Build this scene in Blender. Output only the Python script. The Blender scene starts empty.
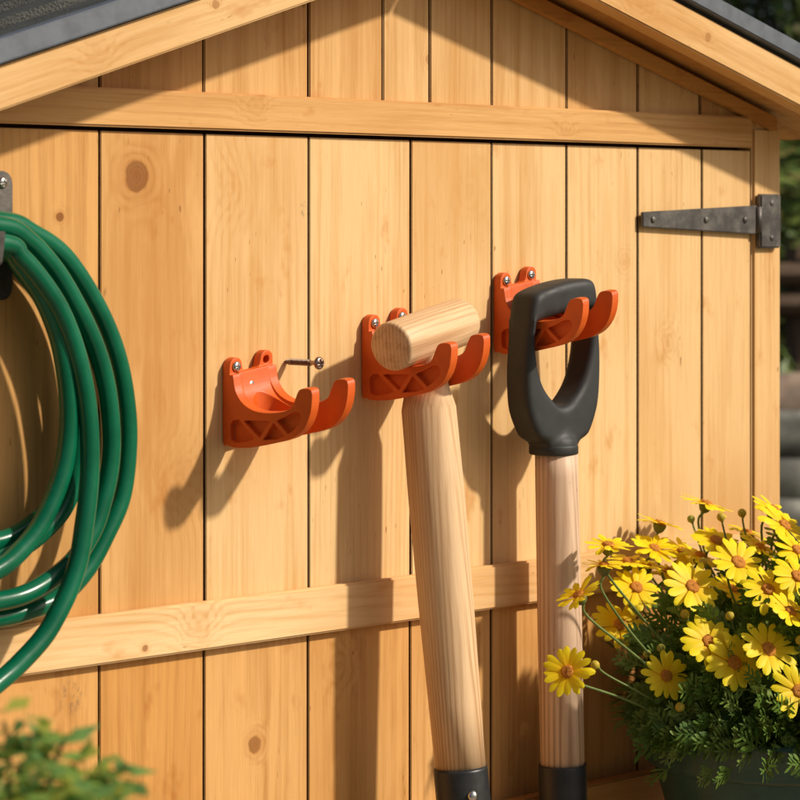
import bpy, bmesh, math, random
import numpy as np
from mathutils import Vector, Matrix, noise
random.seed(7); np.random.seed(7)
R = math.radians
scene = bpy.context.scene
COL = scene.collection

# ------------------------------------------------------------------ camera
TH = R(45); F = 2770.0; EYE = 1.40
FW = Vector((math.sin(TH), math.cos(TH), 0)); RT = Vector((math.cos(TH), -math.sin(TH), 0)); UP = Vector((0, 0, 1))
CAM = Vector((0, 0, EYE)) - FW * 2.308
cd = bpy.data.cameras.new('camera'); cam = bpy.data.objects.new('camera', cd); COL.objects.link(cam)
cam.location = CAM; cam.rotation_euler = (R(90), 0, -TH)
cd.sensor_width = 36; cd.lens = F / 800 * 36
cd.shift_y = -(400 - 227) / 800
cd.clip_start = 0.05; cd.clip_end = 500
cd.dof.use_dof = True; cd.dof.focus_distance = 2.26; cd.dof.aperture_fstop = 13
scene.camera = cam

# ------------------------------------------------------------------ world, sun, exposure
EL = 36.5; AZ = 30.0
w = bpy.data.worlds.new('World'); scene.world = w; w.use_nodes = True
nt = w.node_tree; bg = nt.nodes['Background']
sky = nt.nodes.new('ShaderNodeTexSky'); sky.sky_type = 'NISHITA'; sky.sun_disc = False
sky.sun_elevation = R(EL); sky.sun_rotation = R(180 - AZ); sky.air_density = .8; sky.dust_density = 4.0; sky.ozone_density = .4
nt.links.new(sky.outputs[0], bg.inputs[0]); bg.inputs[1].default_value = 0.068
sd = bpy.data.lights.new('sun', 'SUN'); sun = bpy.data.objects.new('sun', sd); COL.objects.link(sun)
sd.energy = 4.2; sd.angle = R(2.6); sd.color = (1.0, 0.91, 0.77)
tosun = Vector((math.sin(R(AZ)) * math.cos(R(EL)), -math.cos(R(AZ)) * math.cos(R(EL)), math.sin(R(EL))))
sun.rotation_euler = tosun.to_track_quat('Z', 'Y').to_euler()
scene.render.engine = 'CYCLES'
scene.view_settings.view_transform = 'Standard'; scene.view_settings.look = 'None'
scene.view_settings.exposure = 0.0; scene.view_settings.gamma = 1.0
scene.view_settings.use_curve_mapping = False

# ------------------------------------------------------------------ layout helpers (photo ray meets a real plane)
def ray(px, py): return FW + RT * ((px - 400) / F) - UP * ((py - 227) / F)
def P(px, py, d=0.0):                       # point at distance d in front of the shed wall (wall is y = 0)
    r = ray(px, py); return CAM + r * ((-d - CAM.y) / r.y)
def Q(px, py, x):                           # point on the plane x = const
    r = ray(px, py); return CAM + r * ((x - CAM.x) / r.x)
def Z(px, py, z): return CAM + ray(px, py) * z

# ------------------------------------------------------------------ object helpers
def tag(o, label=None, cat=None, group=None, kind=None):
    if label: o['label'] = label
    if cat: o['category'] = cat
    if group: o['group'] = group
    if kind: o['kind'] = kind
    return o
def thing(name, loc, label, cat, group=None, rot=(0, 0, 0)):
    o = bpy.data.objects.new(name, None); o.empty_display_size = .05; COL.objects.link(o)
    o.location = loc; o.rotation_euler = rot
    return tag(o, label, cat, group)
def link(name, me, mats, parent=None, local=False, smooth=False, loc=None, rot=None):
    o = bpy.data.objects.new(name, me); COL.objects.link(o)
    if mats is not None:
        if not isinstance(mats, (list, tuple)): mats = [mats]
        for m in mats: me.materials.append(m)
    if parent:
        o.parent = parent
        if not local:                        # mesh is written in world coordinates
            p = Vector((0, 0, 0)); q = parent
            while q: p += q.location; q = q.parent
            o.location = -p
    if loc is not None: o.location = loc
    if rot is not None: o.rotation_euler = rot
    if smooth:
        me.polygons.foreach_set('use_smooth', [True] * len(me.polygons))
    return o
def bm_mesh(bm, name):
    bmesh.ops.recalc_face_normals(bm, faces=bm.faces)
    me = bpy.data.meshes.new(name); bm.to_mesh(me); bm.free(); return me
def prism(bm, pts, y0, y1, mi=0, bevel=0.0, axis='y'):
    """pts (x,z) extruded between y0 and y1"""
    def mk(a, b, c):
        return bm.verts.new((a, c, b)) if axis == 'y' else (bm.verts.new((c, a, b)) if axis == 'x' else bm.verts.new((a, b, c)))
    A = [mk(x, z, y0) for x, z in pts]; B = [mk(x, z, y1) for x, z in pts]
    fs = [bm.faces.new(A), bm.faces.new(B[::-1])]
    n = len(pts)
    for i in range(n): fs.append(bm.faces.new((A[i], B[i], B[(i + 1) % n], A[(i + 1) % n])))
    bmesh.ops.recalc_face_normals(bm, faces=fs)
    for f in fs: f.material_index = mi
    if bevel:
        es = list({e for f in fs for e in f.edges})
        r = bmesh.ops.bevel(bm, geom=es, offset=bevel, segments=2, affect='EDGES', clamp_overlap=True)
        for f in r['faces']: f.material_index = mi
def box(bm, a, b, mi=0, bevel=0.0):
    prism(bm, [(a[0], a[2]), (b[0], a[2]), (b[0], b[2]), (a[0], b[2])], a[1], b[1], mi, bevel)
def lathe(bm, prof, segs=48, axis='z', c=(0, 0, 0), mi=0, M=None):
    """prof (r,h) revolve about axis"""
    rings = []
    for r, h in prof:
        ring = []
        for i in range(segs):
            a = 2 * math.pi * i / segs
            if axis == 'z': v = Vector((r * math.cos(a), r * math.sin(a), h))
            elif axis == 'x': v = Vector((h, r * math.cos(a), r * math.sin(a)))
            else: v = Vector((r * math.cos(a), h, r * math.sin(a)))
            if M: v = M @ v
            ring.append(bm.verts.new(v + Vector(c)))
        rings.append(ring)
    for a, b in zip(rings, rings[1:]):
        for i in range(segs):
            f = bm.faces.new((a[i], a[(i + 1) % segs], b[(i + 1) % segs], b[i])); f.material_index = mi
    if prof[0][0] > 1e-6: bm.faces.new(rings[0][::-1]).material_index = mi
    if prof[-1][0] > 1e-6: bm.faces.new(rings[-1]).material_index = mi
def tube(bm, pts, rad, segs=10, mi=0, cap=True):
    pts = [Vector(p) for p in pts]; n = len(pts)
    if not isinstance(rad, (list, tuple)): rad = [rad] * n
    t = (pts[1] - pts[0]).normalized(); up = Vector((0, 0, 1)) if abs(t.z) < .9 else Vector((1, 0, 0))
    nrm = (up - t * up.dot(t)).normalized(); rings = []
    for i in range(n):
        a = pts[max(i - 1, 0)]; b = pts[min(i + 1, n - 1)]; t = (b - a).normalized()
        nrm = (nrm - t * nrm.dot(t)).normalized(); bn = t.cross(nrm)
        rings.append([bm.verts.new(pts[i] + (nrm * math.cos(2 * math.pi * k / segs) + bn * math.sin(2 * math.pi * k / segs)) * rad[i]) for k in range(segs)])
    for a, b in zip(rings, rings[1:]):
        for k in range(segs):
            bm.faces.new((a[k], a[(k + 1) % segs], b[(k + 1) % segs], b[k])).material_index = mi
    if cap:
        bm.faces.new(rings[0][::-1]).material_index = mi; bm.faces.new(rings[-1]).material_index = mi
def catmull(pts, n=10, closed=False):
    pts = [Vector(p) for p in pts]; out = []; N = len(pts)
    for i in range(N - 1):
        p0 = pts[max(i - 1, 0)]; p1 = pts[i]; p2 = pts[i + 1]; p3 = pts[min(i + 2, N - 1)]
        for k in range(n):
            t = k / n
            out.append(0.5 * ((2 * p1) + (p2 - p0) * t + (2 * p0 - 5 * p1 + 4 * p2 - p3) * t * t + (3 * p1 - p0 - 3 * p2 + p3) * t ** 3))
    out.append(pts[-1]); return out
def evaluated(me, mods):
    o = bpy.data.objects.new('tmp', me); COL.objects.link(o)
    for ty, kw in mods:
        m = o.modifiers.new(ty, ty)
        for k, v in kw.items(): setattr(m, k, v)
    dg = bpy.context.evaluated_depsgraph_get(); dg.update()
    r = bpy.data.meshes.new_from_object(o.evaluated_get(dg)); bpy.data.objects.remove(o); return r

# ------------------------------------------------------------------ materials
def nodes(name):
    m = bpy.data.materials.new(name); m.use_nodes = True; t = m.node_tree
    b = t.nodes['Principled BSDF']
    return m, t, b
class NT:
    def __init__(s, t): s.t = t
    def n(s, ty, **kw):
        x = s.t.nodes.new(ty)
        for k, v in kw.items(): setattr(x, k, v)
        return x
    def l(s, a, b): s.t.links.new(a, b)
    def m(s, op, a, b=None, c=None, clamp=False):
        x = s.n('ShaderNodeMath', operation=op, use_clamp=clamp)
        for i, v in enumerate((a, b, c)):
            if v is None: continue
            if hasattr(v, 'node'): s.l(v, x.inputs[i])
            else: x.inputs[i].default_value = v
        return x.outputs[0]
    def mix(s, fac, a, b, mode='MIX'):
        x = s.n('ShaderNodeMix', data_type='RGBA', blend_type=mode)
        for i, v in ((0, fac), (6, a), (7, b)):
            if hasattr(v, 'node'): s.l(v, x.inputs[i])
            else: x.inputs[i].default_value = v if not isinstance(v, tuple) else (*v, 1)
        return x.outputs[2]
    def noise(s, vec, scale, detail=2, rough=.5, sc=None, loc=None):
        if sc or loc:
            mp = s.n('ShaderNodeMapping')
            if sc: mp.inputs['Scale'].default_value = sc
            if loc: mp.inputs['Location'].default_value = loc
            s.l(vec, mp.inputs[0]); vec = mp.outputs[0]
        x = s.n('ShaderNodeTexNoise'); x.inputs['Scale'].default_value = scale; x.inputs['Detail'].default_value = detail
        x.inputs['Roughness'].default_value = rough; s.l(vec, x.inputs['Vector']); return x.outputs[0]
    def ramp(s, v, a, b, lo=0., hi=1.):
        x = s.n('ShaderNodeMapRange', interpolation_type='SMOOTHSTEP'); s.l(v, x.inputs[0])
        x.inputs[1].default_value = a; x.inputs[2].default_value = b; x.inputs[3].default_value = lo; x.inputs[4].default_value = hi
        return x.outputs[0]

def wood(name, early, late, axis='z', seed=0, knots=(), ring=.0048, off=.03, depth=.05, tilt=.01, contrast=.55, blotch=1.35, rough=.5, specks=True, warp=.010, bump=.25, off_auto=None, stains=()):
    """Sawn softwood. Coordinates: a across the face, b along the grain, t into the board. knots: (a, b, radius, strength)."""
    m, t, B = nodes(name); T = NT(t)
    tc = T.n('ShaderNodeTexCoord'); sp = T.n('ShaderNodeSeparateXYZ'); T.l(tc.outputs['Object'], sp.inputs[0])
    X, Y, Zc = sp.outputs
    a, b, d = {'z': (X, Zc, Y), 'x': (Zc, X, Y), 'zy': (Y, Zc, X)}[axis]
    cb = T.n('ShaderNodeCombineXYZ'); T.l(a, cb.inputs[0]); T.l(b, cb.inputs[1]); T.l(d, cb.inputs[2]); V = cb.outputs[0]
    rnd = random.Random(seed * 17 + 3); sl = (rnd.uniform(-9, 9), rnd.uniform(-9, 9), rnd.uniform(-9, 9))
    w1 = T.noise(V, 1, 3, .55, (9, 1.6, 9), sl); w2 = T.noise(V, 1, 2, .5, (45, 6, 45), sl)
    ww = T.m('ADD', T.m('MULTIPLY', T.m('SUBTRACT', w1, .5), warp * 2.2), T.m('MULTIPLY', T.m('SUBTRACT', w2, .5), warp * .35))
    aa = T.m('ADD', T.m('ADD', a, ww), -(off_auto if off_auto is not None else 0) + off)
    dd = T.m('ADD', d, depth)
    r = T.m('SQRT', T.m('ADD', T.m('MULTIPLY', aa, aa), T.m('MULTIPLY', dd, dd)))
    r = T.m('ADD', r, T.m('MULTIPLY', b, tilt))
    kmask = None; kring = None
    kfig = None
    for (ka, kb, kr, ks) in knots:
        full = ks >= .5
        mp = T.n('ShaderNodeMapping'); mp.inputs['Location'].default_value = (-ka / kr, -kb / (kr * 1.05), 0)
        mp.inputs['Scale'].default_value = (1 / kr, 1 / (kr * 1.05), 0); T.l(V, mp.inputs[0])
        wn = T.n('ShaderNodeTexNoise'); wn.inputs['Scale'].default_value = .6 / kr; wn.inputs['Detail'].default_value = 3; T.l(V, wn.inputs['Vector'])
        ln = T.n('ShaderNodeVectorMath', operation='LENGTH'); T.l(mp.outputs[0], ln.inputs[0])
        di = T.m('ADD', ln.outputs['Value'], T.m('MULTIPLY', T.m('SUBTRACT', wn.outputs[0], .5), .8 if full else 1.6))
        g = T.m('EXPONENT', T.m('MULTIPLY', T.m('MULTIPLY', di, di), -.22))
        r = T.m('ADD', r, T.m('MULTIPLY', g, kr * 2.2 * min(1, ks + .35)))
        fg = T.m('MULTIPLY', T.m('MULTIPLY', T.m('SINE', T.m('MULTIPLY', di, 7.5)), T.m('EXPONENT', T.m('MULTIPLY', T.m('MULTIPLY', di, di), -.16))), .26 * min(1, ks + .25))
        kfig = fg if kfig is None else T.m('ADD', kfig, fg)
        halo = T.m('MULTIPLY', T.m('EXPONENT', T.m('MULTIPLY', T.m('MULTIPLY', di, di), -.35)), .6 * ks)
        khalo = halo if kmask is None else T.m('MAXIMUM', khalo, halo)
        mk = T.m('MULTIPLY', T.ramp(di, 1.15, .75), ks if full else 0)
        rim = T.m('MULTIPLY', T.m('MULTIPLY', T.ramp(di, .72, 1.0), T.ramp(di, 1.3, 1.0)), ks * .5 if full else 0)
        kr_ = T.m('ADD', T.m('MULTIPLY', T.m('SINE', T.m('MULTIPLY', di, 19)), T.m('MULTIPLY', mk, .16)), rim)
        if kmask is None: kmask, kring = mk, kr_
        else: kmask = T.m('MAXIMUM', kmask, mk); kring = T.m('ADD', kring, kr_)
    ph = T.m('MULTIPLY', r, 2 * math.pi / ring)
    s = T.m('ADD', T.m('MULTIPLY', T.m('SINE', ph), .5), .5)
    s = T.m('POWER', s, 2.2)
    lowc = T.noise(V, 1, 2, .5, (16, 2.2, 16), (sl[1], sl[2], sl[0]))
    s = T.m('MULTIPLY', s, T.ramp(lowc, .3, .7, .35, 1.1))
    fib = T.noise(V, 1, 4, .7, (260, 7, 260), sl)
    fib2 = T.noise(V, 1, 2, .6, (1500, 30, 1500), sl)
    bl = T.noise(V, 1, 4, .6, (22, 5, 22), (sl[2], sl[0], sl[1]))
    bl2 = T.noise(V, 1, 2, .5, (7, 2.5, 7), (sl[2] + 3, sl[0], sl[1]))
    stk = T.noise(V, 1, 4, .6, (95, 2.2, 95), (sl[1] + 4, sl[2], sl[0]))
    fac = T.m('ADD', T.m('MULTIPLY', s, contrast * .62), T.m('MULTIPLY', T.m('SUBTRACT', stk, .47), 1.7))
    if kfig is not None: fac = T.m('ADD', fac, kfig)
    fac = T.m('ADD', fac, T.m('MULTIPLY', T.m('SUBTRACT', bl, .5), blotch))
    fac = T.m('ADD', fac, T.m('MULTIPLY', T.m('SUBTRACT', fib, .5), 1.0), clamp=True)
    c = T.mix(fac, early, late)
    c = T.mix(T.ramp(bl2, .45, .72, 0, .55), c, tuple(x * y for x, y in zip(late, (1.0, .92, .8))), 'MIX')
    c = T.mix(T.ramp(fib2, .35, .75, 0, .16), c, tuple(x * .55 for x in late))
    if specks:
        vn = T.noise(V, 1, 1, .5, (70, 28, 70), (sl[0] + 5, sl[1], sl[2]))
        c = T.mix(T.ramp(vn, .80, .86, 0, .6), c, tuple(x * y for x, y in zip(late, (.45, .36, .3))))
        vn2 = T.noise(V, 1, 3, .6, (34, 20, 34), (sl[0] + 9, sl[1] + 2, sl[2]))
        c = T.mix(T.ramp(vn2, .60, .76, 0, .5), c, tuple(x * y for x, y in zip(late, (.95, .75, .55))))
        vn3 = T.noise(V, 1, 1, .5, (330, 75, 330), (sl[0] + 1, sl[1] + 7, sl[2])); vn4 = T.noise(V, 1, 2, .5, (14, 9, 14), (sl[0], sl[1] + 3, sl[2]))
        c = T.mix(T.m('MULTIPLY', T.ramp(vn3, .72, .80, 0, .75), T.ramp(vn4, .48, .62)), c, tuple(x * y for x, y in zip(late, (.45, .32, .25))))
        pale = T.noise(V, 1, 3, .6, (30, 7, 30), (sl[2] + 11, sl[0], sl[1]))
        c = T.mix(T.ramp(pale, .55, .75, 0, .5), c, tuple(min(.9, x * 1.06) for x in early))
    for (sa, sb, sr, ss) in stains:
        mp = T.n('ShaderNodeMapping'); mp.inputs['Location'].default_value = (-sa / sr, -sb / sr, 0)
        mp.inputs['Scale'].default_value = (1 / sr, 1 / sr, 0); T.l(V, mp.inputs[0])
        ln = T.n('ShaderNodeVectorMath', operation='LENGTH'); T.l(mp.outputs[0], ln.inputs[0])
        sn = T.noise(V, 1, 4, .7, (240, 110, 240), sl)
        k = T.m('MULTIPLY', T.ramp(ln.outputs['Value'], 1.1, .3), T.ramp(sn, .48, .62, 0, ss))
        c = T.mix(k, c, (.16, .10, .07))
    if kmask is not None:
        c = T.mix(khalo, c, tuple(x * y for x, y in zip(late, (.85, .68, .5))))
        c = T.mix(T.m('MULTIPLY', kmask, .75), c, tuple(x * y for x, y in zip(late, (.50, .38, .36))))
        c = T.mix(T.m('MULTIPLY', kring, 1.0, clamp=True), c, tuple(x * y for x, y in zip(late, (.28, .17, .12))))
    T.l(c, B.inputs['Base Color'])
    B.inputs['Roughness'].default_value = rough
    T.l(T.ramp(fib, .3, .7, rough - .08, rough + .12), B.inputs['Roughness'])
    B.inputs['Specular IOR Level'].default_value = .22
    bp = T.n('ShaderNodeBump'); bp.inputs['Strength'].default_value = bump; bp.inputs['Distance'].default_value = .0006
    hh = T.m('SUBTRACT', T.m('MULTIPLY', fib, 1.2), T.m('MULTIPLY', s, .5)); hh = T.m('ADD', hh, T.m('MULTIPLY', bl, .8))
    T.l(hh, bp.inputs['Height']); T.l(bp.outputs[0], B.inputs['Normal'])
    return m

def cross(bm, r, h, y0, y1):
    prism(bm, [(-r, -h), (-h, -h), (-h, -r), (h, -r), (h, -h), (r, -h), (r, h), (h, h), (h, r), (-h, r), (-h, h), (-r, h)], y0, y1)
def simple(name, col, rough=.5, metal=0., bump=0., bscale=400, var=0., vscale=30, spec=.5, edge=None, sss=0.):
    m, t, B = nodes(name); T = NT(t)
    tc = T.n('ShaderNodeTexCoord'); V = tc.outputs['Object']
    c = None
    if var:
        n1 = T.noise(V, vscale, 4, .6)
        c = T.mix(T.ramp(n1, .3, .7), tuple(x * (1 - var) for x in col), tuple(min(1, x * (1 + var)) for x in col)); T.l(c, B.inputs['Base Color'])
        T.l(T.ramp(n1, .3, .7, rough - .07, rough + .1), B.inputs['Roughness'])
    else:
        B.inputs['Base Color'].default_value = (*col, 1); B.inputs['Roughness'].default_value = rough
    B.inputs['Metallic'].default_value = metal; B.inputs['Specular IOR Level'].default_value = spec
    if bump:
        bp = T.n('ShaderNodeBump'); bp.inputs['Strength'].default_value = bump; bp.inputs['Distance'].default_value = .0005
        T.l(T.noise(V, bscale, 3, .6), bp.inputs['Height']); T.l(bp.outputs[0], B.inputs['Normal'])
    return m

def leafmat(name, c1, c2, rough=.5, trans=.25, vs=60):
    m, t, B = nodes(name); T = NT(t)
    tc = T.n('ShaderNodeTexCoord'); n1 = T.noise(tc.outputs['Object'], vs, 3, .6)
    c = T.mix(T.ramp(n1, .3, .7), c1, c2); T.l(c, B.inputs['Base Color'])
    B.inputs['Roughness'].default_value = rough; B.inputs['Specular IOR Level'].default_value = .35
    tr = T.n('ShaderNodeBsdfTranslucent'); T.l(c, tr.inputs[0])
    mx = T.n('ShaderNodeMixShader'); mx.inputs[0].default_value = trans
    T.l(B.outputs[0], mx.inputs[1]); T.l(tr.outputs[0], mx.inputs[2]); T.l(mx.outputs[0], t.nodes['Material Output'].inputs[0])
    return m

PE = (.78, .538, .268); PL = (.58, .295, .078)       # pale pine
OE = (.64, .315, .085); OL = (.37, .145, .028)      # honey pine

# ------------------------------------------------------------------ ground, far planting
gm, t, B = nodes('lawn'); T = NT(t); tc = T.n('ShaderNodeTexCoord')
n1 = T.noise(tc.outputs['Object'], 2.5, 6, .7); n2 = T.noise(tc.outputs['Object'], 60, 4, .7)
c = T.mix(T.ramp(n1, .35, .65), (.035, .065, .012), (.07, .10, .02)); c = T.mix(T.ramp(n2, .3, .8), c, (.09, .085, .04)); T.l(c, B.inputs['Base Color'])
B.inputs['Roughness'].default_value = .9
bm = bmesh.new(); bmesh.ops.create_grid(bm, x_segments=60, y_segments=60, size=120)
for v in bm.verts: v.co.z = (0 if v.co.length < 14 else noise.noise(v.co * .05) * .25)
tag(link('ground', bm_mesh(bm, 'ground'), gm), kind='structure')
pm, t, B = nodes('paving'); T = NT(t); tc = T.n('ShaderNodeTexCoord')
bt = T.n('ShaderNodeTexBrick'); bt.inputs['Scale'].default_value = 2.2; bt.inputs['Mortar Size'].default_value = .012
bt.inputs['Color1'].default_value = (.36, .29, .21, 1); bt.inputs['Color2'].default_value = (.30, .24, .17, 1); bt.inputs['Mortar'].default_value = (.12, .1, .08, 1)
T.l(tc.outputs['Object'], bt.inputs[0]); T.l(bt.outputs[0], B.inputs['Base Color']); B.inputs['Roughness'].default_value = .85
bm = bmesh.new(); box(bm, (-2.6, -2.4, -.05), (2.2, .95, .02))
tag(link('patio', bm_mesh(bm, 'patio'), pm), kind='structure')

def leaf_mesh(name, centers, size, mats, parent=None, elong=1.6, updir=.4, label=None, bend=.25):
    """many small pointed leaf faces with a fold"""
    vs = []; fs = []; mi = []
    for k, (c, nrm, s) in enumerate(centers):
        c = Vector(c); n = Vector(nrm) + Vector((random.gauss(0, .5), random.gauss(0, .5), random.gauss(0, .5) + updir)); n.normalize()
        a = Vector((random.gauss(0, 1), random.gauss(0, 1), random.gauss(0, 1))); a = (a - n * a.dot(n)).normalized(); b = n.cross(a)
        L = s * random.uniform(.7, 1.3); W = L / elong * .5; i = len(vs)
        vs += [c - a * L * .5, c + b * W - a * L * .08 - n * W * bend, c + a * L * .5 - n * L * bend * .4, c - b * W - a * L * .08 - n * W * bend]
        fs += [(i, i + 1, i + 2), (i, i + 2, i + 3)]; q = k % len(mats); mi += [q, q]
    me = bpy.data.meshes.new(name); me.from_pydata(vs, [], fs); me.update()
    o = link(name, me, mats, parent); me.polygons.foreach_set('material_index', mi); return o
G_D = leafmat('dark_leaf', (.018, .04, .012), (.04, .075, .02)); G_M = leafmat('mid_leaf', (.065, .12, .02), (.12, .175, .038)); G_L = leafmat('light_leaf', (.16, .24, .045), (.26, .30, .075)); G_Y = leafmat('gold_leaf', (.16, .15, .04), (.22, .2, .06))
BARK = simple('bark', (.10, .075, .055), .9, var=.4, vscale=25, bump=.6, bscale=60)
def tree(name, base, h, rad, label, group, mats, trunk=.12, n=5200, lobes=26, leaf=.085, low=.35):
    o = thing(name, base, label, 'tree', group); base = Vector(base)
    bm = bmesh.new(); pts = [base + Vector((noise.noise(Vector((i, base.x, 0))) * .12, noise.noise(Vector((base.y, i, 2))) * .12, h * .8 * i / 7)) for i in range(8)]; pts[0] = base
    tube(bm, pts, [trunk * (1 - .1 * i) for i in range(8)], 10)
    L = []
    for k in range(lobes):
        z = h * (low + (1 - low) * random.random() ** .8); e = rad * math.sqrt(max(.08, 1 - ((z / h - .55) / .5) ** 2)); a = random.uniform(0, 2 * math.pi); q = e * random.uniform(.25, .95)
        c = base + Vector((q * math.cos(a), q * math.sin(a), z)); L.append((c, rad * random.uniform(.2, .38)))
        s = pts[min(7, max(1, int(z / h * 6)))]; mid = (s + c) / 2 + Vector((0, 0, -.1))
        tube(bm, [s, mid, c], [trunk * .35, trunk * .22, trunk * .08], 6)
    link('trunk', bm_mesh(bm, 'trunk'), BARK, o, smooth=True)
    cs = []
    for k in range(n):
        c, r = random.choice(L); v = Vector((random.gauss(0, 1), random.gauss(0, 1), random.gauss(0, .8))).normalized()
        cs.append((c + v * r * random.uniform(.55, 1.15), v, leaf))
    leaf_mesh('crown', cs, leaf, mats, o)
    return o
def g(px, Zd, z): r = ray(px, 227); p = CAM + r * Zd; return Vector((p.x, p.y, z))
tree('garden_tree', g(900, 10.5, 0), 4.0, .85, 'broad green tree beyond the right roof slope, against the bright sky', None, [G_M, G_L, G_Y, G_L], leaf=.06, n=26000, lobes=60, low=.2)
tree('garden_tree', g(1290, 12.5, 0), 5.4, 1.7, 'tall olive green tree farther right behind the garden bed', None, [G_M, G_D, G_L], n=6000, leaf=.12, lobes=34, low=.15)
tree('garden_tree', g(100, 15, 0), 4.2, 1.5, 'dark tree standing behind the shed', None, [G_D, G_M], n=4500, leaf=.14)
def bush(name, base, h, rad, label, mats, n=2500, leaf=.05, cat='shrub', group=None):
    o = thing(name, base, label, cat, group); base = Vector(base); bm = bmesh.new()
    for k in range(9):
        a = random.uniform(0, 6.28); tip = base + Vector((math.cos(a) * rad * .6, math.sin(a) * rad * .6, h * random.uniform(.6, .9)))
        tube(bm, [base, (base + tip) / 2 + Vector((0, 0, h * .1)), tip], [.018, .012, .005], 5)
    link('stem', bm_mesh(bm, 'stem'), BARK, o)
    cs = []
    for k in range(n):
        v = Vector((random.gauss(0, 1), random.gauss(0, 1), random.gauss(0, 1))).normalized(); s = random.uniform(.55, 1.0) * (1 + .35 * noise.noise(v * 2.3 + base))
        cs.append((base + Vector((v.x * rad * s, v.y * rad * s, h * .5 + v.z * h * .5 * s)), v, leaf))
    leaf_mesh('foliage', cs, leaf, mats, o, updir=.6); return o
for i, (px, Zd, h, r_, ms, lab) in enumerate([
    (800, 7.9, 1.75, .62, [G_M, G_L, G_Y, G_L], 'rounded green shrub seen just right of the shed corner post'),
    (1010, 8.0, 1.7, .6, [G_M, G_L, G_Y], 'mid green shrub right of the shrub by the corner post'),
    (1240, 8.4, 1.9, .65, [G_D, G_M], 'dark green shrub at the right end of the garden bed'),
    (640, 8.9, 2.0, .6, [G_D, G_D, G_M], 'dark shrub hidden behind the shed')]):
    bush('garden_shrub', g(px, Zd, 0), h, r_, lab, ms, n=5500, leaf=.075, group='shrubs behind the garden bed')

# dry stone terrace with log edging, seen blurred at the right edge
stone = simple('field_stone', (.25, .245, .21), .9, var=.55, vscale=9, bump=.6, bscale=60)
soil = simple('soil', (.055, .035, .022), .95, var=.4, vscale=60, bump=.8, bscale=120)
tw = thing('stone_terrace', g(900, 6.1, 0), 'low dry stone garden terrace of grey rocks behind the shed', 'garden wall')
bm = bmesh.new()
U = RT.copy()
c0 = g(900, 6.1, 0)
for row in range(10):
    x = -1.9 + random.uniform(0, .1)
    while x < 1.7:
        wd = random.uniform(.10, .22); hh = .105
        mtx = Matrix.Translation(c0 + U * (x + wd / 2) + FW * (.03 * row + random.uniform(-.02, .02)) + Vector((0, 0,   .055 + row * .097))) @ Matrix.Rotation(-TH + R(90) - R(90) + random.uniform(-.15, .15), 4, 'Z')
        r = bmesh.ops.create_icosphere(bm, subdivisions=3, radius=1, matrix=Matrix.Identity(4)); sd_ = random.uniform(0, 99)
        for v in r['verts']:
            q = v.co.copy(); q = Vector([math.copysign(abs(k) ** .6, k) for k in q]); q *= 1 + .16 * noise.noise(v.co * 1.5 + Vector((sd_, 0, 0)))
            v.co = mtx @ Vector((q.x * wd * .55, q.y * .13, q.z * hh * .56))
        x += wd
link('stonework', bm_mesh(bm, 'stones'), stone, tw, smooth=True)
bm = bmesh.new(); A = c0 - U * 1.95 + FW * .16; Bq = c0 + U * 1.75 + FW * .16
for q0, q1, z0, z1 in ((0, 2.4, .02, .93),):
    p = [A + FW * q0, Bq + FW * q0, Bq + FW * q1, A + FW * q1]
    lo = [bm.verts.new((v.x, v.y, z0)) for v in p]; hi = [bm.verts.new((v.x, v.y, z1)) for v in p]
    bm.faces.new(hi); bm.faces.new(lo[::-1])
    for i in range(4): bm.faces.new((lo[i], lo[(i + 1) % 4], hi[(i + 1) % 4], hi[i]))
link('soil_bank', bm_mesh(bm, 'bank'), soil, tw)
bm = bmesh.new()
tube(bm, [c0 - U * 1.9 + FW * .3 + Vector((0, 0, 1.0)) + U * (3.6 * i / 14) + Vector((0, 0, .018 * math.sin(i * 1.7))) for i in range(15)], [.07 + .01 * math.sin(i * 2.1) for i in range(15)], 14)
tag(link('edging_log', bm_mesh(bm, 'log'), simple('weathered_log', (.26, .19, .14), .9, var=.35, vscale=20, bump=.6, bscale=90), smooth=True), 'weathered brown log laid along the top of the stone terrace', 'log')
fence = thing('rail_fence', c0 + FW * 1.3, 'dark brown wooden rail fence behind the garden bed', 'fence')
fw_ = wood('fence_wood', (.15, .10, .065), (.09, .06, .04), 'z', 91, contrast=.5)
for k in range(5):
    bm = bmesh.new(); b0 = c0 + FW * 1.3 - U * 1.8 + U * .88 * k
    tube(bm, [b0 + Vector((0, 0, .9)), b0 + Vector((0, 0, 1.36))], .035, 10); link('post', bm_mesh(bm, 'post'), fw_, fence)
for zz in (1.19, 1.27):
    bm = bmesh.new(); tube(bm, [c0 + FW * 1.24 - U * 1.85 + Vector((0, 0, zz)), c0 + FW * 1.24 + U * 1.8 + Vector((0, 0, zz + .01))], .030, 8); link('rail', bm_mesh(bm, 'rail'), fw_, fence)
for i in range(9):
    b0 = c0 + FW * random.uniform(.5, .75) + U * (-1.35 + .36 * i) + Vector((0, 0, .93)); cs = []
    for k in range(420):
        v = Vector((random.gauss(0, 1), random.gauss(0, 1), abs(random.gauss(0, 1)))).normalized(); cs.append((b0 + Vector((v.x * .15, v.y * .15, v.z * .24 * random.uniform(.3, 1))), v, .05))
    o = leaf_mesh('bedding_plant', cs, .05, [G_L, G_M] if i % 2 else [G_M, G_Y], elong=2.6)
    tag(o, ('yellow green' if i % 2 else 'mid green') + ' leafy clump on the terrace, ' + ('first', 'second', 'third', 'fourth', 'fifth', 'sixth', 'seventh', 'eighth', 'ninth')[i] + ' from the left', 'plant', 'leafy clumps on the terrace')

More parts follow.
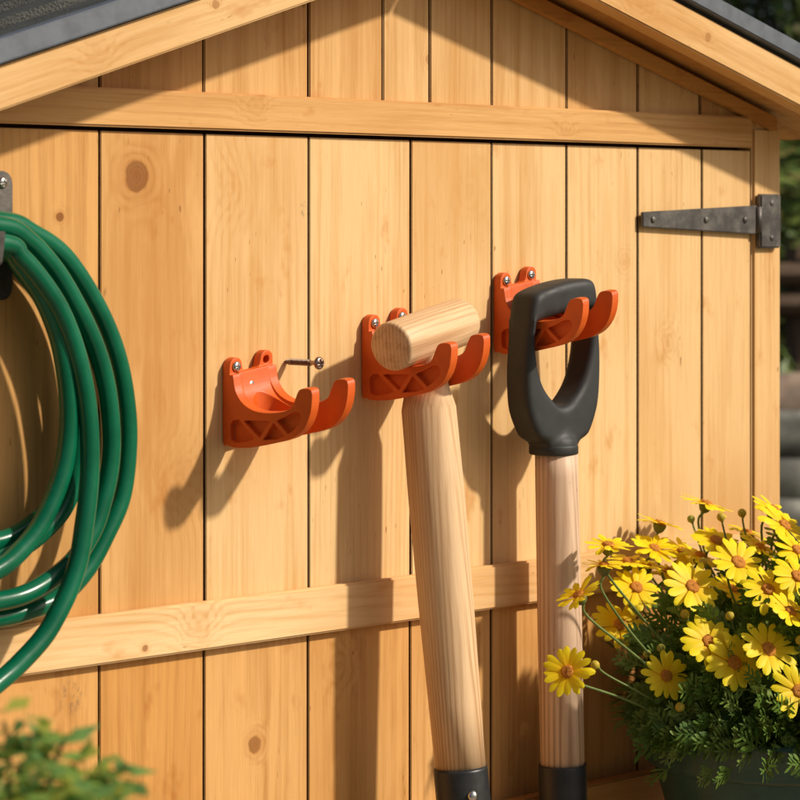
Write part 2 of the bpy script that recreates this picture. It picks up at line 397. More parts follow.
# ------------------------------------------------------------------ the shed
D_F = .069                                    # verge overhang in front of the wall
shed = thing('garden_shed', (0, .4, 0), 'small honey coloured pine board garden shed with a dark shingled gable roof', 'shed')
zx = lambda px, py, d=0.: (P(px, py, d).x, P(px, py, d).z)
fbL, fbL2 = zx(0, 111, D_F), zx(316, 0, D_F); fbR, fbR2 = zx(597, 0, D_F), zx(800, 106, D_F)
mL = (fbL2[1] - fbL[1]) / (fbL2[0] - fbL[0]); mR = (fbR2[1] - fbR[1]) / (fbR2[0] - fbR[0])
xa = (fbR[1] - fbL[1] - mR * fbR[0] + mL * fbL[0]) / (mL - mR); za = fbL[1] + mL * (xa - fbL[0])
print('slopes', mL, mR, 'apex', xa, za)
def zline(x, up=0.):                          # underside line of the verge boards plus a vertical offset
    return za + (mL * (x - xa) if x < xa else mR * (x - xa)) + up
ftL = zx(0, 66, D_F); HF = ftL[1] - zline(ftL[0]); ftR = zx(760, 46, D_F); HFR = ftR[1] - zline(ftR[0]); print('fascia h', HF, HFR)
door_px = [-118, -10, 100, 205, 309, 411, 492, 567, 638, 702, 751]
gab_px = [-118, -10, 100, 204, 309, 383, 430, 492, 567, 638, 700, 757]
xl = P(-155, 400).x; xr = P(780, 400, .014).x
ry0, ry1 = P(100, 127, .014).z, P(100, 84.5, .014).z
rz1 = ry1; rz0 = ry0
# stand heights of the gable rail from both ends
rr0, rr1 = P(740, 146, .014).z, P(740, 117.5, .014).z; print('rail', ry0, ry1, rr0, rr1)
rz0 = (ry0 + rr0) / 2; rz1 = (ry1 + rr1) / 2
lr0, lr1 = P(100, 667, .012).z, P(100, 612, .012).z; lq0, lq1 = P(530, 604, .012).z, P(530, 565, .012).z; print('low rail', lr0, lr1, lq0, lq1)
lr0 = (lr0 + lq0) / 2; lr1 = (lr1 + lq1) / 2
kn = lambda px, py, r, s=1.: (P(px, py).x, P(px, py).z, r, s)
door_kn = {1: [kn(60, 217, .003, 1), kn(30, 715, .02, .2)], 2: [kn(137, 177, .0095, 1), kn(180, 478, .012, .4), kn(118, 395, .006, .12)], 3: [kn(256, 745, .0055, .8), kn(228, 190, .012, .1)],
           4: [kn(340, 665, .009, .3)], 5: [kn(470, 190, .014, .08)], 6: [kn(545, 450, .007, .25)], 7: [kn(625, 262, .006, .4)], 8: [kn(668, 343, .007, .4)]}
mats = []
tone = [.8, .8, .62, .18, .12, .10, .12, .10, .18, .25, .25, .1, .3]
def lerp(a, b, f): return tuple(x * (1 - f) + y * f for x, y in zip(a, b))
bm = bmesh.new()
for i in range(len(door_px) - 1):
    x0 = P(door_px[i], 400).x + .0011; x1 = P(door_px[i + 1], 400).x - .0011; f = tone[i]
    st = [(P(72, 697).x, P(72, 697).z, .016, .55)] if i == 1 else ([(P(306, 210).x, P(306, 210).z, .008, .7)] if i == 3 else [])
    mats.append(wood('door_board_%d' % i, lerp(PE, OE, f), lerp(PL, OL, f), 'z', i + 1, door_kn.get(i, []), off_auto=(x0 + x1) / 2, off=random.uniform(-.03, .03), depth=random.uniform(.02, .07), tilt=random.uniform(-.02, .02), ring=random.uniform(.0042, .0065), contrast=random.uniform(.25, .5), stains=st))
    yy = random.uniform(0, .0007)
    zm = (lr0 + lr1) / 2; i2 = len(mats); yy2 = random.uniform(.0004, .0012)
    prism(bm, [(x0, zm + .0004), (x1, zm + .0004), (x1, rz0 - .0030), (x0, rz0 - .0030)], yy, .0165, i2 - 1, .0006)
    f2 = (.8, .85, .95, .72, .8, .7, .8, .9, .9, .9)[i]
    mats.append(wood('lower_board_%d' % i, lerp(PE, OE, f2), lerp(PL, OL, f2), 'z', i + 21, door_kn.get(i, []), off_auto=(x0 + x1) / 2, off=random.uniform(-.03, .03), depth=random.uniform(.02, .07), tilt=random.uniform(-.02, .02), ring=random.uniform(.0042, .0065), contrast=random.uniform(.35, .6), stains=st))
    prism(bm, [(x0, .05), (x1, .05), (x1, zm - .0004), (x0, zm - .0004)], yy2, .0165, i2, .0006)
edge_m = simple('shaded_board_edge', (.15, .062, .020), .85)  # board sides coloured dark to imitate the shade inside the seams
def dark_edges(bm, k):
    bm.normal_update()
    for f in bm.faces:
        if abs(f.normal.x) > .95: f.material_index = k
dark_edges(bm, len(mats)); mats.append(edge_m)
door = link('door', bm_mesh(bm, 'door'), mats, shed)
# boards of the gable above the rail
mats = []; bm = bmesh.new()
gt = [.5, .5, .75, .6, .5, .35, .3, .35, .5, .5, .6, .6]
for i in range(len(gab_px) - 1):
    x0 = P(gab_px[i], 60).x + .0009; x1 = P(gab_px[i + 1], 60).x - .0009; f = gt[i]
    mats.append(wood('gable_board_%d' % i, lerp(PE, OE, f), lerp(PL, OL, f), 'z', 40 + i, [kn(430, 60, .004, .5)] if i == 5 else [], off_auto=(x0 + x1) / 2, off=random.uniform(-.03, .03), depth=random.uniform(.02, .06), contrast=random.uniform(.3, .5)))
    u = .006
    pts = [(x0, rz0 + .002), (x1, rz0 + .002), (x1, zline(x1, u))]
    if x0 < xa < x1: pts.append((xa, zline(xa, u)))
    pts.append((x0, zline(x0, u)))
    if pts[2][1] < rz0 + .01 and pts[-1][1] < rz0 + .01: continue
    pts = [(x, max(z, rz0 + .0025)) for x, z in pts]
    prism(bm, pts, random.uniform(0, .0006), .0165, i, .0009)
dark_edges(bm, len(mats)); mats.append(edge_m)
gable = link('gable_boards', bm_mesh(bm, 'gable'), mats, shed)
# carcass behind the boards
bodyw = wood('side_wood', OE, OL, 'zy', 70, contrast=.4)
bm = bmesh.new()
prism(bm, [(xl + .02, .04), (xr - .014, .04), (xr - .014, zline(xr) - .002), (xa, za - .002), (xl + .02, zline(xl) - .002)], .0190, .80, 0)
link('carcass', bm_mesh(bm, 'carcass'), bodyw, shed)
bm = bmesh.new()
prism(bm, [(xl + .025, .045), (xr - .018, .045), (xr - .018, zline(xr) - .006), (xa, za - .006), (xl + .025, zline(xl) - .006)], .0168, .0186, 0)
link('shade_backing', bm_mesh(bm, 'shade_backing'), simple('seam_shade', (.06, .027, .010), .9), shed)  # dark sheet added behind the board gaps so the seams look shaded
# gable rail, door rails
bm = bmesh.new(); xe = P(753, 130, .0065).x
box(bm, (xl + .001, -.0065, rz0), (xe, -.0005, rz1), 0, .0016)
gr = wood('rail_wood', lerp(PE, OE, .65), lerp(PL, OL, .7), 'x', 51, [(rz0 + .02, P(250, 105).x, .007, .3), (rz0 + .012, P(560, 120).x, .006, .15)], ring=.005, off_auto=rz0, off=.03, contrast=.5, warp=.006)
link('gable_rail', bm_mesh(bm, 'rail'), gr, shed)
bm = bmesh.new(); xd = P(748, 500, .012).x
box(bm, (xl + .03, -.0085, lr0), (xd, -.0008, lr1), 0, .0016)
lrm = wood('door_rail_wood', lerp(PE, (.86, .60, .32), .6), lerp(PL, (.66, .40, .18), .5), 'x', 52, [(P(190, 625).z, P(192, 625).x, .009, .45), (P(138, 647).z, P(138, 647).x, .0022, 1)], ring=.0052, off_auto=lr0, off=.02, contrast=.75, warp=.012, tilt=.05, blotch=.35)
link('door_rail', bm_mesh(bm, 'rail'), lrm, door)
zb = P(620, 779, .016).z
bm = bmesh.new(); box(bm, (xl + .03, -.016, zb - .055), (xd, -.0008, zb), 0, .0016)
link('door_rail', bm_mesh(bm, 'rail'), wood('sill_wood', OE, OL, 'x', 53, ring=.005, off_auto=zb), door)
bm = bmesh.new(); box(bm, (xl + .03, -.016, .12), (xd, -.0008, .19), 0, .0016)
link('door_rail', bm_mesh(bm, 'rail'), lrm, door)
# corner posts
for (a, b, s) in ((P(754.5, 400, .004).x, P(782.5, 400, .004).x, 61), (xl - .012, xl + .030, 62)):
    bm = bmesh.new(); top = min(zline(a), zline(b)) - .001
    if s == 61: box(bm, (a, -.0025, .02), (b, .03, top), 0, .0025)
    else: box(bm, (a, -.0215, .02), (b, .03, top), 0, .0025)
    link('corner_post', bm_mesh(bm, 'post'), wood('post_wood_%d' % s, lerp(PE, OE, .35), lerp(PL, OL, .35), 'z', s, off_auto=(a + b) / 2, off=.04, contrast=.35), shed)
# trim under the roof along the gable
for sd_ in (-1, 1):
    bm = bmesh.new()
    if sd_ < 0: pts = [(xl, zline(xl, -.008)), (xa, za - .008), (xa, za + .004), (xl, zline(xl, .004))]
    else: pts = [(xa + .0005, za - .009), (xr + .002, zline(xr, -.009)), (xr + .002, zline(xr, .004)), (xa + .0005, za + .004)]
    prism(bm, pts, -.010, -.0008, 0, .001)
    link('gable_trim', bm_mesh(bm, 'trim'), wood('trim_wood_%d' % (5 + sd_), OE, OL, 'x', 75 + sd_, contrast=.4), shed)
# verge boards: modelled along their own length so that the grain follows the slope
xel = P(-230, 200, D_F).x; xer = P(880, 150, D_F).x
YB = .86
for sd_, m_, xe_, hf in ((-1, mL, xel, HF), (1, mR, xer, HFR)):
    ang = math.atan(m_); L = abs(xe_ - xa) / math.cos(ang); hp = hf * math.cos(ang)
    for yb, nm in ((-D_F, 'front'), (YB - .03, 'back')):
        bm = bmesh.new()
        # local x along the slope from the apex, local z square to it; mitred at the ridge
        s = sd_
        x_m = -s * 0  # at apex
        mit = hp * math.tan(abs(ang))
        pts = [(0, 0), (s * L, 0), (s * L, hp), (s * mit, hp)] if True else []
        pts = [(0.0003 * s, 0), (s * L, 0), (s * L, hp), (s * (mit * 1) * 1, hp)]
        if s < 0: pts = pts[::-1]
        # vertical mitre: the top of the board reaches the ridge plane
        pts = [((-s * 0 + (x if abs(z) < 1e-9 else (s * mit if abs(abs(x) - mit) < 1e-9 else x))), z) for x, z in pts]
        prism(bm, pts, 0, .020, 0, .0014)
        kk = [(.022, -.30, .003, .6), (.02, -.42, .009, .2)] if s < 0 else [(.018, .30, .0035, .5), (.015, .2, .010, .15)]
        fm = wood('verge_wood_%d_%s' % (s + 1, nm), lerp(PE, OE, .30), lerp(PL, OL, .35), 'x', 80 + s, kk, ring=.006, off=.04, contrast=.4, warp=.006)
        link('verge_board', bm_mesh(bm, 'verge'), fm, shed, local=True, loc=Vector((xa, yb, za)) - shed.location, rot=(0, -ang, 0))
# soffit boards and roof
shing = None
m, t, B = nodes('roof_felt'); T = NT(t); tc = T.n('ShaderNodeTexCoord')
na = T.noise(tc.outputs['Object'], 380, 3, .8); nb = T.noise(tc.outputs['Object'], 14, 4, .6); nc = T.noise(tc.outputs['Object'], 420, 2, .6)
c = T.mix(T.ramp(nb, .3, .7), (.035, .038, .036), (.065, .068, .060)); c = T.mix(T.ramp(na, .6, .8, 0, .55), c, (.22, .225, .21)); T.l(c, B.inputs['Base Color']); B.inputs['Roughness'].default_value = .85
bp = T.n('ShaderNodeBump'); bp.inputs['Strength'].default_value = 1.0; bp.inputs['Distance'].default_value = .003; T.l(nc, bp.inputs['Height']); T.l(bp.outputs[0], B.inputs['Normal']); felt = m
trimm = simple('verge_flashing', (.11, .125, .15), .5, var=.18, vscale=40, bump=.25, bscale=500)
soff = wood('soffit_wood', lerp(PE, OE, .8), lerp(PL, OL, .8), 'x', 90, contrast=.4)
dark = simple('gap_shade', (.025, .02, .018), .85, var=.2)
roof = None
for sd_, m_, xe_, hf in ((-1, mL, xel, HF), (1, mR, xer, HFR)):
    up = lambda x, o: zline(x, o)
    x0, x1 = (xe_, xa) if sd_ < 0 else (xa, xe_)
    e0, e1 = x0, x1
    # boarding between verge boards
    bm = bmesh.new(); o0 = .010; o1 = hf * .92
    q = [(x0, zline(x0, o0)), (x1 - (0 if sd_ > 0 else .0004), zline(x1, o0)), (x1 - (0 if sd_ > 0 else .0004), zline(x1, o1)), (x0, zline(x0, o1))]
    prism(bm, q, -D_F + .0205, YB - .0305, 0)
    link('roof_boarding', bm_mesh(bm, 'boarding'), soff, shed)
    # dark strip, coloured as the shade of the gap above the verge board, then the felt covering
    bm = bmesh.new(); a0 = hf + .0003; a1 = hf + (.0020 if sd_ < 0 else .0042)
    prism(bm, [(x0, zline(x0, a0)), (x1, zline(x1, a0)), (x1, zline(x1, a1)), (x0, zline(x0, a1))], -D_F + .003, YB, 0)
    o = link('roof_underlay', bm_mesh(bm, 'under'), dark, shed)
    bm = bmesh.new(); f0 = a1 + .0002
    prism(bm, [(x0, zline(x0, f0)), (x1, zline(x1, f0)), (x1, zline(x1, f0 + .008)), (x0, zline(x0, f0 + .008))], -D_F + .010, YB + .005, 0)
    # lapped strips of shingle on top
    y = -D_F + .0105; k = 0
    while y < YB - .05:
        yn = y + .085
        for j in range(60):
            # each strip is a wedge, high at its rear lap, low at its front
            pass
        za0 = f0 + .008; h0, h1 = .0020, .0090
        pts = []
        for (x, yy, hh) in ((x0, y, h1), (x1, y, h1), (x1, yn, h0), (x0, yn, h0)):
            pts.append((bm.verts.new((x, yy, zline(x, za0 - .0005))), bm.verts.new((x, yy, zline(x, za0 + hh)))))
        lo = [p[0] for p in pts]; hi = [p[1] for p in pts]
        bm.faces.new(hi); bm.faces.new(lo[::-1])
        for i in range(4): bm.faces.new((lo[i], lo[(i + 1) % 4], hi[(i + 1) % 4], hi[i]))
        y = yn; k += 1
    rf = link('roof', bm_mesh(bm, 'roof'), felt, shed)
    bm = bmesh.new(); tt = f0 + (.0175 if sd_ < 0 else .0160)
    prism(bm, [(x0, zline(x0, f0)), (x1, zline(x1, f0)), (x1, zline(x1, tt)), (x0, zline(x0, tt))], -D_F - .006, -D_F + .0095, 0, .001)
    link('verge_flashing', bm_mesh(bm, 'flash'), trimm, rf)
# eave beam at the right corner
bm = bmesh.new(); box(bm, (xr + .0005, .06, zline(xr) - .052), (xr + .045, .78, zline(xr + .045) + .004), 0, .002)
link('eave_beam', bm_mesh(bm, 'eave'), soff, shed)

# T hinge on the right
iron, t, B = nodes('hinge_iron'); T = NT(t); tc = T.n('ShaderNodeTexCoord')
na = T.noise(tc.outputs['Object'], 60, 5, .65); nb = T.noise(tc.outputs['Object'], 420, 3, .6)
c = T.mix(T.ramp(na, .35, .7), (.085, .078, .075), (.16, .145, .13)); c = T.mix(T.ramp(nb, .6, .8, 0, .5), c, (.20, .16, .13)); T.l(c, B.inputs['Base Color'])
B.inputs['Metallic'].default_value = .55; T.l(T.ramp(na, .3, .7, .42, .62), B.inputs['Roughness'])
bp = T.n('ShaderNodeBump'); bp.inputs['Strength'].default_value = .4; bp.inputs['Distance'].default_value = .0006; T.l(nb, bp.inputs['Height']); T.l(bp.outputs[0], B.inputs['Normal'])
def rivet(bm, x, y, z, r, h):
    lathe(bm, [(r, 0), (r, -h * .25), (r * .85, -h * .65), (r * .5, -h * .92), (0.0001, -h)], 20, 'y', (x, y, z))
bm = bmesh.new(); dh = .0062
a = P(643, 212, dh); b = P(643, 227, dh); c_ = P(757.5, 233.5, dh); e = P(757.5, 204.5, dh)
zc = (a.z + b.z) / 2; h1_ = (e.z - c_.z) / 2; h0_ = (a.z - b.z) / 2
prism(bm, [(a.x, zc + h0_), (a.x, zc - h0_), (c_.x, zc - h1_), (c_.x, zc + h1_)], -.0062, -.0028, 0, .0008)
hinge = link('hinge', bm_mesh(bm, 'strap'), iron, shed)
for px in (653, 706, 745):
    bm = bmesh.new(); p = P(px, 219, .0062); rivet(bm, p.x, -.0060, zc, .0033, .0022); link('screw_head', bm_mesh(bm, 'rv'), iron, hinge, smooth=True)
bm = bmesh.new(); a = P(761, 194, .0095); b = P(781.5, 248, .0095); box(bm, (a.x, -.0095, b.z), (b.x, -.0027, a.z), 0, .0016)
hp_ = link('hinge_plate', bm_mesh(bm, 'plate'), iron, hinge)
for py in (203, 238):
    bm = bmesh.new(); p = P(772, py, .0095); rivet(bm, p.x, -.0093, p.z, .003, .0016); link('screw_head', bm_mesh(bm, 'rv'), iron, hinge, smooth=True)
bm = bmesh.new(); k0 = P(757, 204, .01); k1 = P(757, 233, .01)
tube(bm, [(c_.x + .0012, -.0066, zc - .0125), (c_.x + .0012, -.0066, zc + .0125)], .0034, 16); link('hinge_pin', bm_mesh(bm, 'pin'), iron, hinge, smooth=True)

# ------------------------------------------------------------------ orange wall hooks
orange, t, B = nodes('orange_plastic'); T = NT(t); tc = T.n('ShaderNodeTexCoord')
na = T.noise(tc.outputs['Object'], 45, 4, .6)
c = T.mix(T.ramp(na, .3, .7), (.60, .088, .006), (.70, .115, .008)); T.l(c, B.inputs['Base Color']); T.l(T.ramp(na, .3, .7, .44, .58), B.inputs['Roughness'])
B.inputs['Specular IOR Level'].default_value = .45
bp = T.n('ShaderNodeBump'); bp.inputs['Strength'].default_value = .12; bp.inputs['Distance'].default_value = .0004; T.l(T.noise(tc.outputs['Object'], 1600, 2, .6), bp.inputs['Height']); T.l(bp.outputs[0], B.inputs['Normal'])
chrome = simple('zinc_steel', (.62, .60, .57), .25, 1.0, var=.1, vscale=300)
H0 = P(222, 446)
def hk(px, py):                                # photo outline of the near arm -> (distance from wall, height) in hook space
    q = Q(px, py, H0.x); return (-q.y, q.z - H0.z)
out_px = [(224, 361), (228, 359), (231.5, 361), (232.3, 375), (235, 391), (242, 403), (253, 410.5), (266, 413), (281, 412), (290.6, 408), (294.5, 400), (297.5, 392), (301, 389), (308, 389), (311.2, 392), (311.5, 401), (310, 413), (306, 424.5), (299, 434), (289, 440), (275.6, 443.2), (262, 446), (247.5, 448), (233, 447.6), (227, 445), (224, 439.5)]
prof = [hk(*p) for p in out_px]; ZTOP = prof[1][1]; prof[0:3] = [(.0006, ZTOP - .0125), (.004, ZTOP - .0125), (.0084, ZTOP - .0128)]; prof[-1] = (0.0006, prof[-1][1])
print('hook prof', [(round(a * 1000), round(b * 1000)) for a, b in prof])
ARM, GAP = .0082, .0295; WID = 2 * ARM + GAP; SHR = .15
def smoothpoly(p, n=6, closed=True):
    N = len(p); o = []
    for i in range(N):
        p0, p1, p2, p3 = [Vector((*p[(i + k - 1) % N], 0)) for k in range(4)]
        for k in range(n):
            t_ = k / n; v = .5 * ((2 * p1) + (p2 - p0) * t_ + (2 * p0 - 5 * p1 + 4 * p2 - p3) * t_ * t_ + (3 * p1 - p0 - 3 * p2 + p3) * t_ ** 3); o.append((v.x, v.y))
    return o
def build_hook():
    # profile coordinates (dist, z): dist -> -y
    bm = bmesh.new(); sp_ = prof[:3] + smoothpoly(prof, 4)[12:]
    for u0 in (0, ARM + GAP):
        prism(bm, [(-a, b) for a, b in sp_], u0, u0 + ARM, 0, 0, axis='x')
    me = bm_mesh(bm, 'arms')
    # pockets
    bmc = bmesh.new()
    z5 = lambda x, y: hk(210 + x / 5.333, 330 + y / 5.333)
    tri = [[(108, 500), (122, 484), (150, 478), (236, 580), (205, 592), (136, 602), (112, 590), (106, 560)],
           [(176, 484), (318, 486), (262, 574)],
           [(336, 496), (398, 566), (350, 584), (280, 588)],
           [(352, 484), (400, 464), (445, 440), (472, 440), (486, 462), (478, 492), (450, 528), (414, 556)]]
    for T_ in tri:
        pts = [z5(*q) for q in T_]; pts = [(-a, b) for a, b in pts]
        prism(bmc, pts, -.002, .0048, 0, 0, axis='x'); prism(bmc, pts, WID - .0048, WID + .002, 0, 0, axis='x')
    cme = bm_mesh(bmc, 'cut'); co = bpy.data.objects.new('cut', cme); COL.objects.link(co)
    me = evaluated(me, [('BOOLEAN', dict(operation='DIFFERENCE', object=co, solver='EXACT'))]); bpy.data.objects.remove(co)
    bm = bmesh.new(); bm.from_mesh(me)
    # back plate with two ears
    zt = ZTOP; ztp = zt - .0125; thk = .0085; ew = .0135
    def ear(u0, u1):
        r = (u1 - u0) / 2; cx = (u0 + u1) / 2; return [(cx + r * math.cos(a_), zt - r + r * math.sin(a_)) for a_ in [math.pi * k / 12 for k in range(13)]]
    pl = [(0.0, .004), (.003, 0.001), (WID - .003, .001), (WID, .004)] + ear(WID - ew, WID) + [(WID - ew - .001, ztp + .002), (WID - ew - .004, ztp)] + [(ew + .004, ztp), (ew + .001, ztp + .002)] + ear(0, ew)
    zs = zt - .0072
    def cutmesh(me_, bmc_):
        co_ = bpy.data.objects.new('cut', bm_mesh(bmc_, 'cut')); COL.objects.link(co_)
        r_ = evaluated(me_, [('BOOLEAN', dict(operation='DIFFERENCE', object=co_, solver='EXACT'))]); bpy.data.objects.remove(co_); return r_
    bp_ = bmesh.new(); prism(bp_, pl, -thk, -.0006, 0, 0); bmc = bmesh.new()
    for u in (ew / 2 + .0004, WID - ew / 2 - .0004):
        lathe(bmc, [(.0031, .002), (.0031, -.0120)], 24, 'y', (u, 0, zs))
    bm.from_mesh(cutmesh(bm_mesh(bp_, 'plate'), bmc))
    # saddle between the arms: curved web from plate to floor with a slot for the shaft
    cr = [q for q in sp_ if q[0] > .006]
    web = []
    lo_i = [hk(*p) for p in [(232.3, 372), (235, 391), (242, 403.5), (253, 411.5), (262, 414.5)]]
    n = 14; c_ = catmull([(a, b, 0) for a, b in lo_i], 5)
    top = [(v.x, v.y - .0018) for v in c_]
    dmax = top[-1][0]
    low = [(a, b - .0085) for a, b in top]
    m1 = ARM - .001; m2 = ARM + GAP + .001
    # build as columns so the front edge can be U shaped
    poly = top + [(top[-1][0], top[-1][1] - .008), (.004, .012), (.004, top[0][1])]
    bw = bmesh.new(); prism(bw, [(-a, b) for a, b in poly], m1, m2, 0, 0, axis='x')
    bmc = bmesh.new(); rs = GAP / 2 - .002; yc_ = -.017 - rs
    sl_ = [(WID / 2 + rs * math.cos(a_), yc_ + rs * math.sin(a_)) for a_ in [math.pi * k / 16 for k in range(17)]] + [(WID / 2 - rs, -.09), (WID / 2 + rs, -.09)]
    prism(bmc, sl_, -.02, .08, 0, 0, axis='z')
    bm.from_mesh(cutmesh(bm_mesh(bw, 'web'), bmc))
    me = bm_mesh(bm, 'hook')
    me = evaluated(me, [('REMESH', dict(mode='VOXEL', voxel_size=.00045, use_smooth_shade=True))])
    me = evaluated(me, [('SMOOTH', dict(factor=.5, iterations=5))])
    for v in me.vertices: v.co.z += v.co.x * SHR
    me.polygons.foreach_set('use_smooth', [True] * len(me.polygons))
    return me, zs, ew
hook_me, HZS, EW = build_hook(); print('hook verts', len(hook_me.vertices))
def screw_head_mesh(r=.0042):
    bm = bmesh.new()
    lathe(bm, [(r * .9, .0), (r, -.0006), (r * .93, -.0014), (r * .7, -.0021), (r * .35, -.0025), (.0001, -.0026)], 28, 'y')
    me = bm_mesh(bm, 'screwhead')
    bmc = bmesh.new(); cross(bmc, r * .6, r * .15, -.004, -.0014)
    co = bpy.data.objects.new('c', bm_mesh(bmc, 'c')); COL.objects.link(co)
    me = evaluated(me, [('BOOLEAN', dict(operation='DIFFERENCE', object=co, solver='EXACT'))]); bpy.data.objects.remove(co); return me
sh_me = screw_head_mesh()
hook_labels = ['empty orange plastic wall hook, the leftmost, beside the loose screw', 'orange plastic wall hook holding the wooden T grip tool', 'orange plastic wall hook holding the black D grip tool']
hooks = []
for i, (px, py) in enumerate(((222, 446), (361, 399), (493, 353))):
    p = P(px, py); h = thing('wall_hook', (p.x, -.0003, p.z), hook_labels[i], 'hook', 'orange wall hooks on the shed door')
    link('bracket', hook_me, orange if i == 0 else None, h, local=True)
    spots = [(EW / 2 + .0004, HZS), (WID / 2 - .004, HZS - .0165)] if i == 0 else [(EW / 2 + .0004, HZS), (WID - EW / 2 - .0004, HZS)]
    for j, (u, z) in enumerate(spots):
        y = -.0084 if z == HZS else -.0118
        s_ = .55 if j == 2 else 1
        o = link('screw', sh_me, (chrome if (i == 0 and j == 0) else None), h, local=True, loc=(u, y, z + u * SHR), smooth=True); o.scale = (s_, 1, s_)
    hooks.append(h)

# screw standing out of the board
sc = P(286, 361.5); bm = bmesh.new()
L = .0345; ptsr = [(.0001, .002), (.0012, -.002), (.0019, -.007)]
lathe(bm, [(.0001, .003), (.0011, -.002), (.0018, -.008), (.0019, -L), (.0024, -L - .0012), (.0045, -L - .0030), (.0052, -L - .0036), (.0050, -L - .0046), (.0036, -L - .0058), (.0018, -L - .0062), (.0001, -L - .0063)], 28, 'y')
scb = bm_mesh(bm, 'screw'); bm = bmesh.new()
# thread as a helix ridge
hx = []
for k in range(15 * 16):
    y = .001 - k / 16 * .0020
    if y < -L + .004: break
    r = min(.0023, .0010 + (-y) * .22 + .0003); a_ = 2 * math.pi * k / 16; hx.append((r * math.cos(a_), y, r * math.sin(a_)))
tube(bm, hx, .00042, 5)
hxm = bm_mesh(bm, 'thread')
bmc = bmesh.new(); r = .0045; cross(bmc, r * .72, r * .19, -L - .009, -L - .0040)
co = bpy.data.objects.new('c', bm_mesh(bmc, 'c')); COL.objects.link(co)
scm = evaluated(scb, [('BOOLEAN', dict(operation='DIFFERENCE', object=co, solver='EXACT'))]); bpy.data.objects.remove(co)
bm = bmesh.new(); bm.from_mesh(scm); bm.from_mesh(hxm); scm = bpy.data.meshes.new('screw'); bm.to_mesh(scm); bm.free()
o = link('screw', scm, simple('brass_screw', (.34, .25, .20), .33, 1.0, var=.2, vscale=300), smooth=True, loc=(sc.x, 0, sc.z))
tag(o, 'loose steel screw standing half driven out of the board, right of the leftmost hook', 'screw')

# ------------------------------------------------------------------ tools on the hooks
AE = (.76, .52, .30); AL = (.40, .20, .085)
ash = wood('ash_handle', AE, AL, 'z', 101, ring=.0030, off=.02, depth=.10, contrast=1.3, warp=.009, specks=False, blotch=.3, rough=.42, tilt=.03)
ash2 = wood('grey_ash_handle', (.74, .53, .37), (.36, .215, .13), 'z', 107, ring=.0050, off=.015, depth=.03, contrast=1.0, warp=.010, specks=True, blotch=.35, rough=.5, tilt=.02)
ashx = wood('ash_grip', AE, AL, 'x', 103, ring=.0034, off=.01, depth=.3, contrast=.75, warp=.004, specks=False, blotch=.25, rough=.42)
rubber = simple('black_rubber', (.021, .022, .022), .60, bump=.25, bscale=900, var=.15, vscale=60)
steel = simple('painted_steel', (.022, .023, .024), .42, bump=.12, bscale=500, var=.15, vscale=60)
blade = simple('worn_steel_blade', (.30, .29, .28), .4, .9, var=.35, vscale=25, bump=.3, bscale=200)
# T grip tool
h2 = hooks[1].location
cd_ = .0450                                          # distance of the grip axis from the wall
RG = .0200
zc_ = h2.z + prof[7][1] + RG + .0012
uc = WID / 2 + .000
gx = h2.x + uc + .0032; gz = zc_ + uc * SHR
tt = thing('digging_fork', (gx, -cd_, gz), 'long ash tool shaft with a round wooden T grip hanging on the middle orange hook', 'garden fork')
grip_rot = Matrix.Rotation(R(11), 4, 'Z') @ Matrix.Rotation(-R(9.5), 4, 'Y')
OFFG = Vector((.0055, 0, .001)); bm = bmesh.new(); LG = .054
lathe(bm, [(.0001, -LG), (RG - .0026, -LG), (RG - .0008, -LG + .0009), (RG, -LG + .0028), (RG + .0003, 0), (RG, LG - .006), (RG - .0012, LG - .002), (RG - .004, LG), (.0001, LG + .001)], 72, 'x')
me = bm_mesh(bm, 'grip'); o = link('grip', me, ashx, tt, local=True, smooth=True); o.rotation_euler = grip_rot.to_euler(); o.location = OFFG
# slim dark wedge lines where the shaft enters the grip
lean = R(5.0); roll = R(2.1)
SM = (Matrix.Rotation(-roll, 4, 'Y') @ Matrix.Rotation(-lean, 4, 'X'))
Ls = (gz - P(462, 767, .068).z) / math.cos(lean)
bm = bmesh.new()
lathe(bm, [(.0172, -.004), (.0178, -.018), (.0190, -.030), (.0210, -.044), (.0224, -.060), (.0232, -.13), (.0226, -.22), (.0214, -.30), (.0206, -Ls), ], 56, 'z')
for v in bm.verts:
    t_ = max(0, min(1, (v.co.z + .056) / .018)); v.co.x *= 1 - t_ * t_ * (3 - 2 * t_) * .36
o = link('shaft', bm_mesh(bm, 'shaft'), ash, tt, local=True, smooth=True); o.rotation_euler = SM.to_euler()
bm = bmesh.new()
lathe(bm, [(.0208, -Ls + .002), (.0218, -Ls + .0026), (.0221, -Ls - .0005), (.0221, -Ls - .12), (.019, -Ls - .20), (.015, -Ls - .24)], 56, 'z')
sk = link('socket', bm_mesh(bm, 'socket'), steel, tt, local=True, smooth=True); sk.rotation_euler = SM.to_euler()
bm = bmesh.new()
vn_ = (CAM - Vector(tt.location)).normalized(); an = math.atan2(-1.0, .32)
dirv = Vector((-.42, -.9, 0)).normalized(); 
Mr = Matrix.Rotation(math.atan2(dirv.y, dirv.x) + R(90), 4, 'Z')
lathe(bm, [(.0042, .001), (.0042, -.0006), (.0036, -.0019), (.002, -.0028), (.0001, -.0031)], 24, 'y', M=Mr, c=dirv * .0221 + Vector((0, 0, -Ls - .0185)))
o = link('rivet', bm_mesh(bm, 'rivet'), chrome, sk, local=True, smooth=True)
bm = bmesh.new(); ze = -Ls - .235
tube(bm, [(-.075, 0, ze), (.075, 0, ze)], .009, 12)
for k in range(4): tube(bm, [(-.072 + .048 * k, 0, ze), (-.072 + .048 * k, -.012, ze - .1), (-.072 + .048 * k, .0, ze - .23)], [.0065, .006, .002], 10)
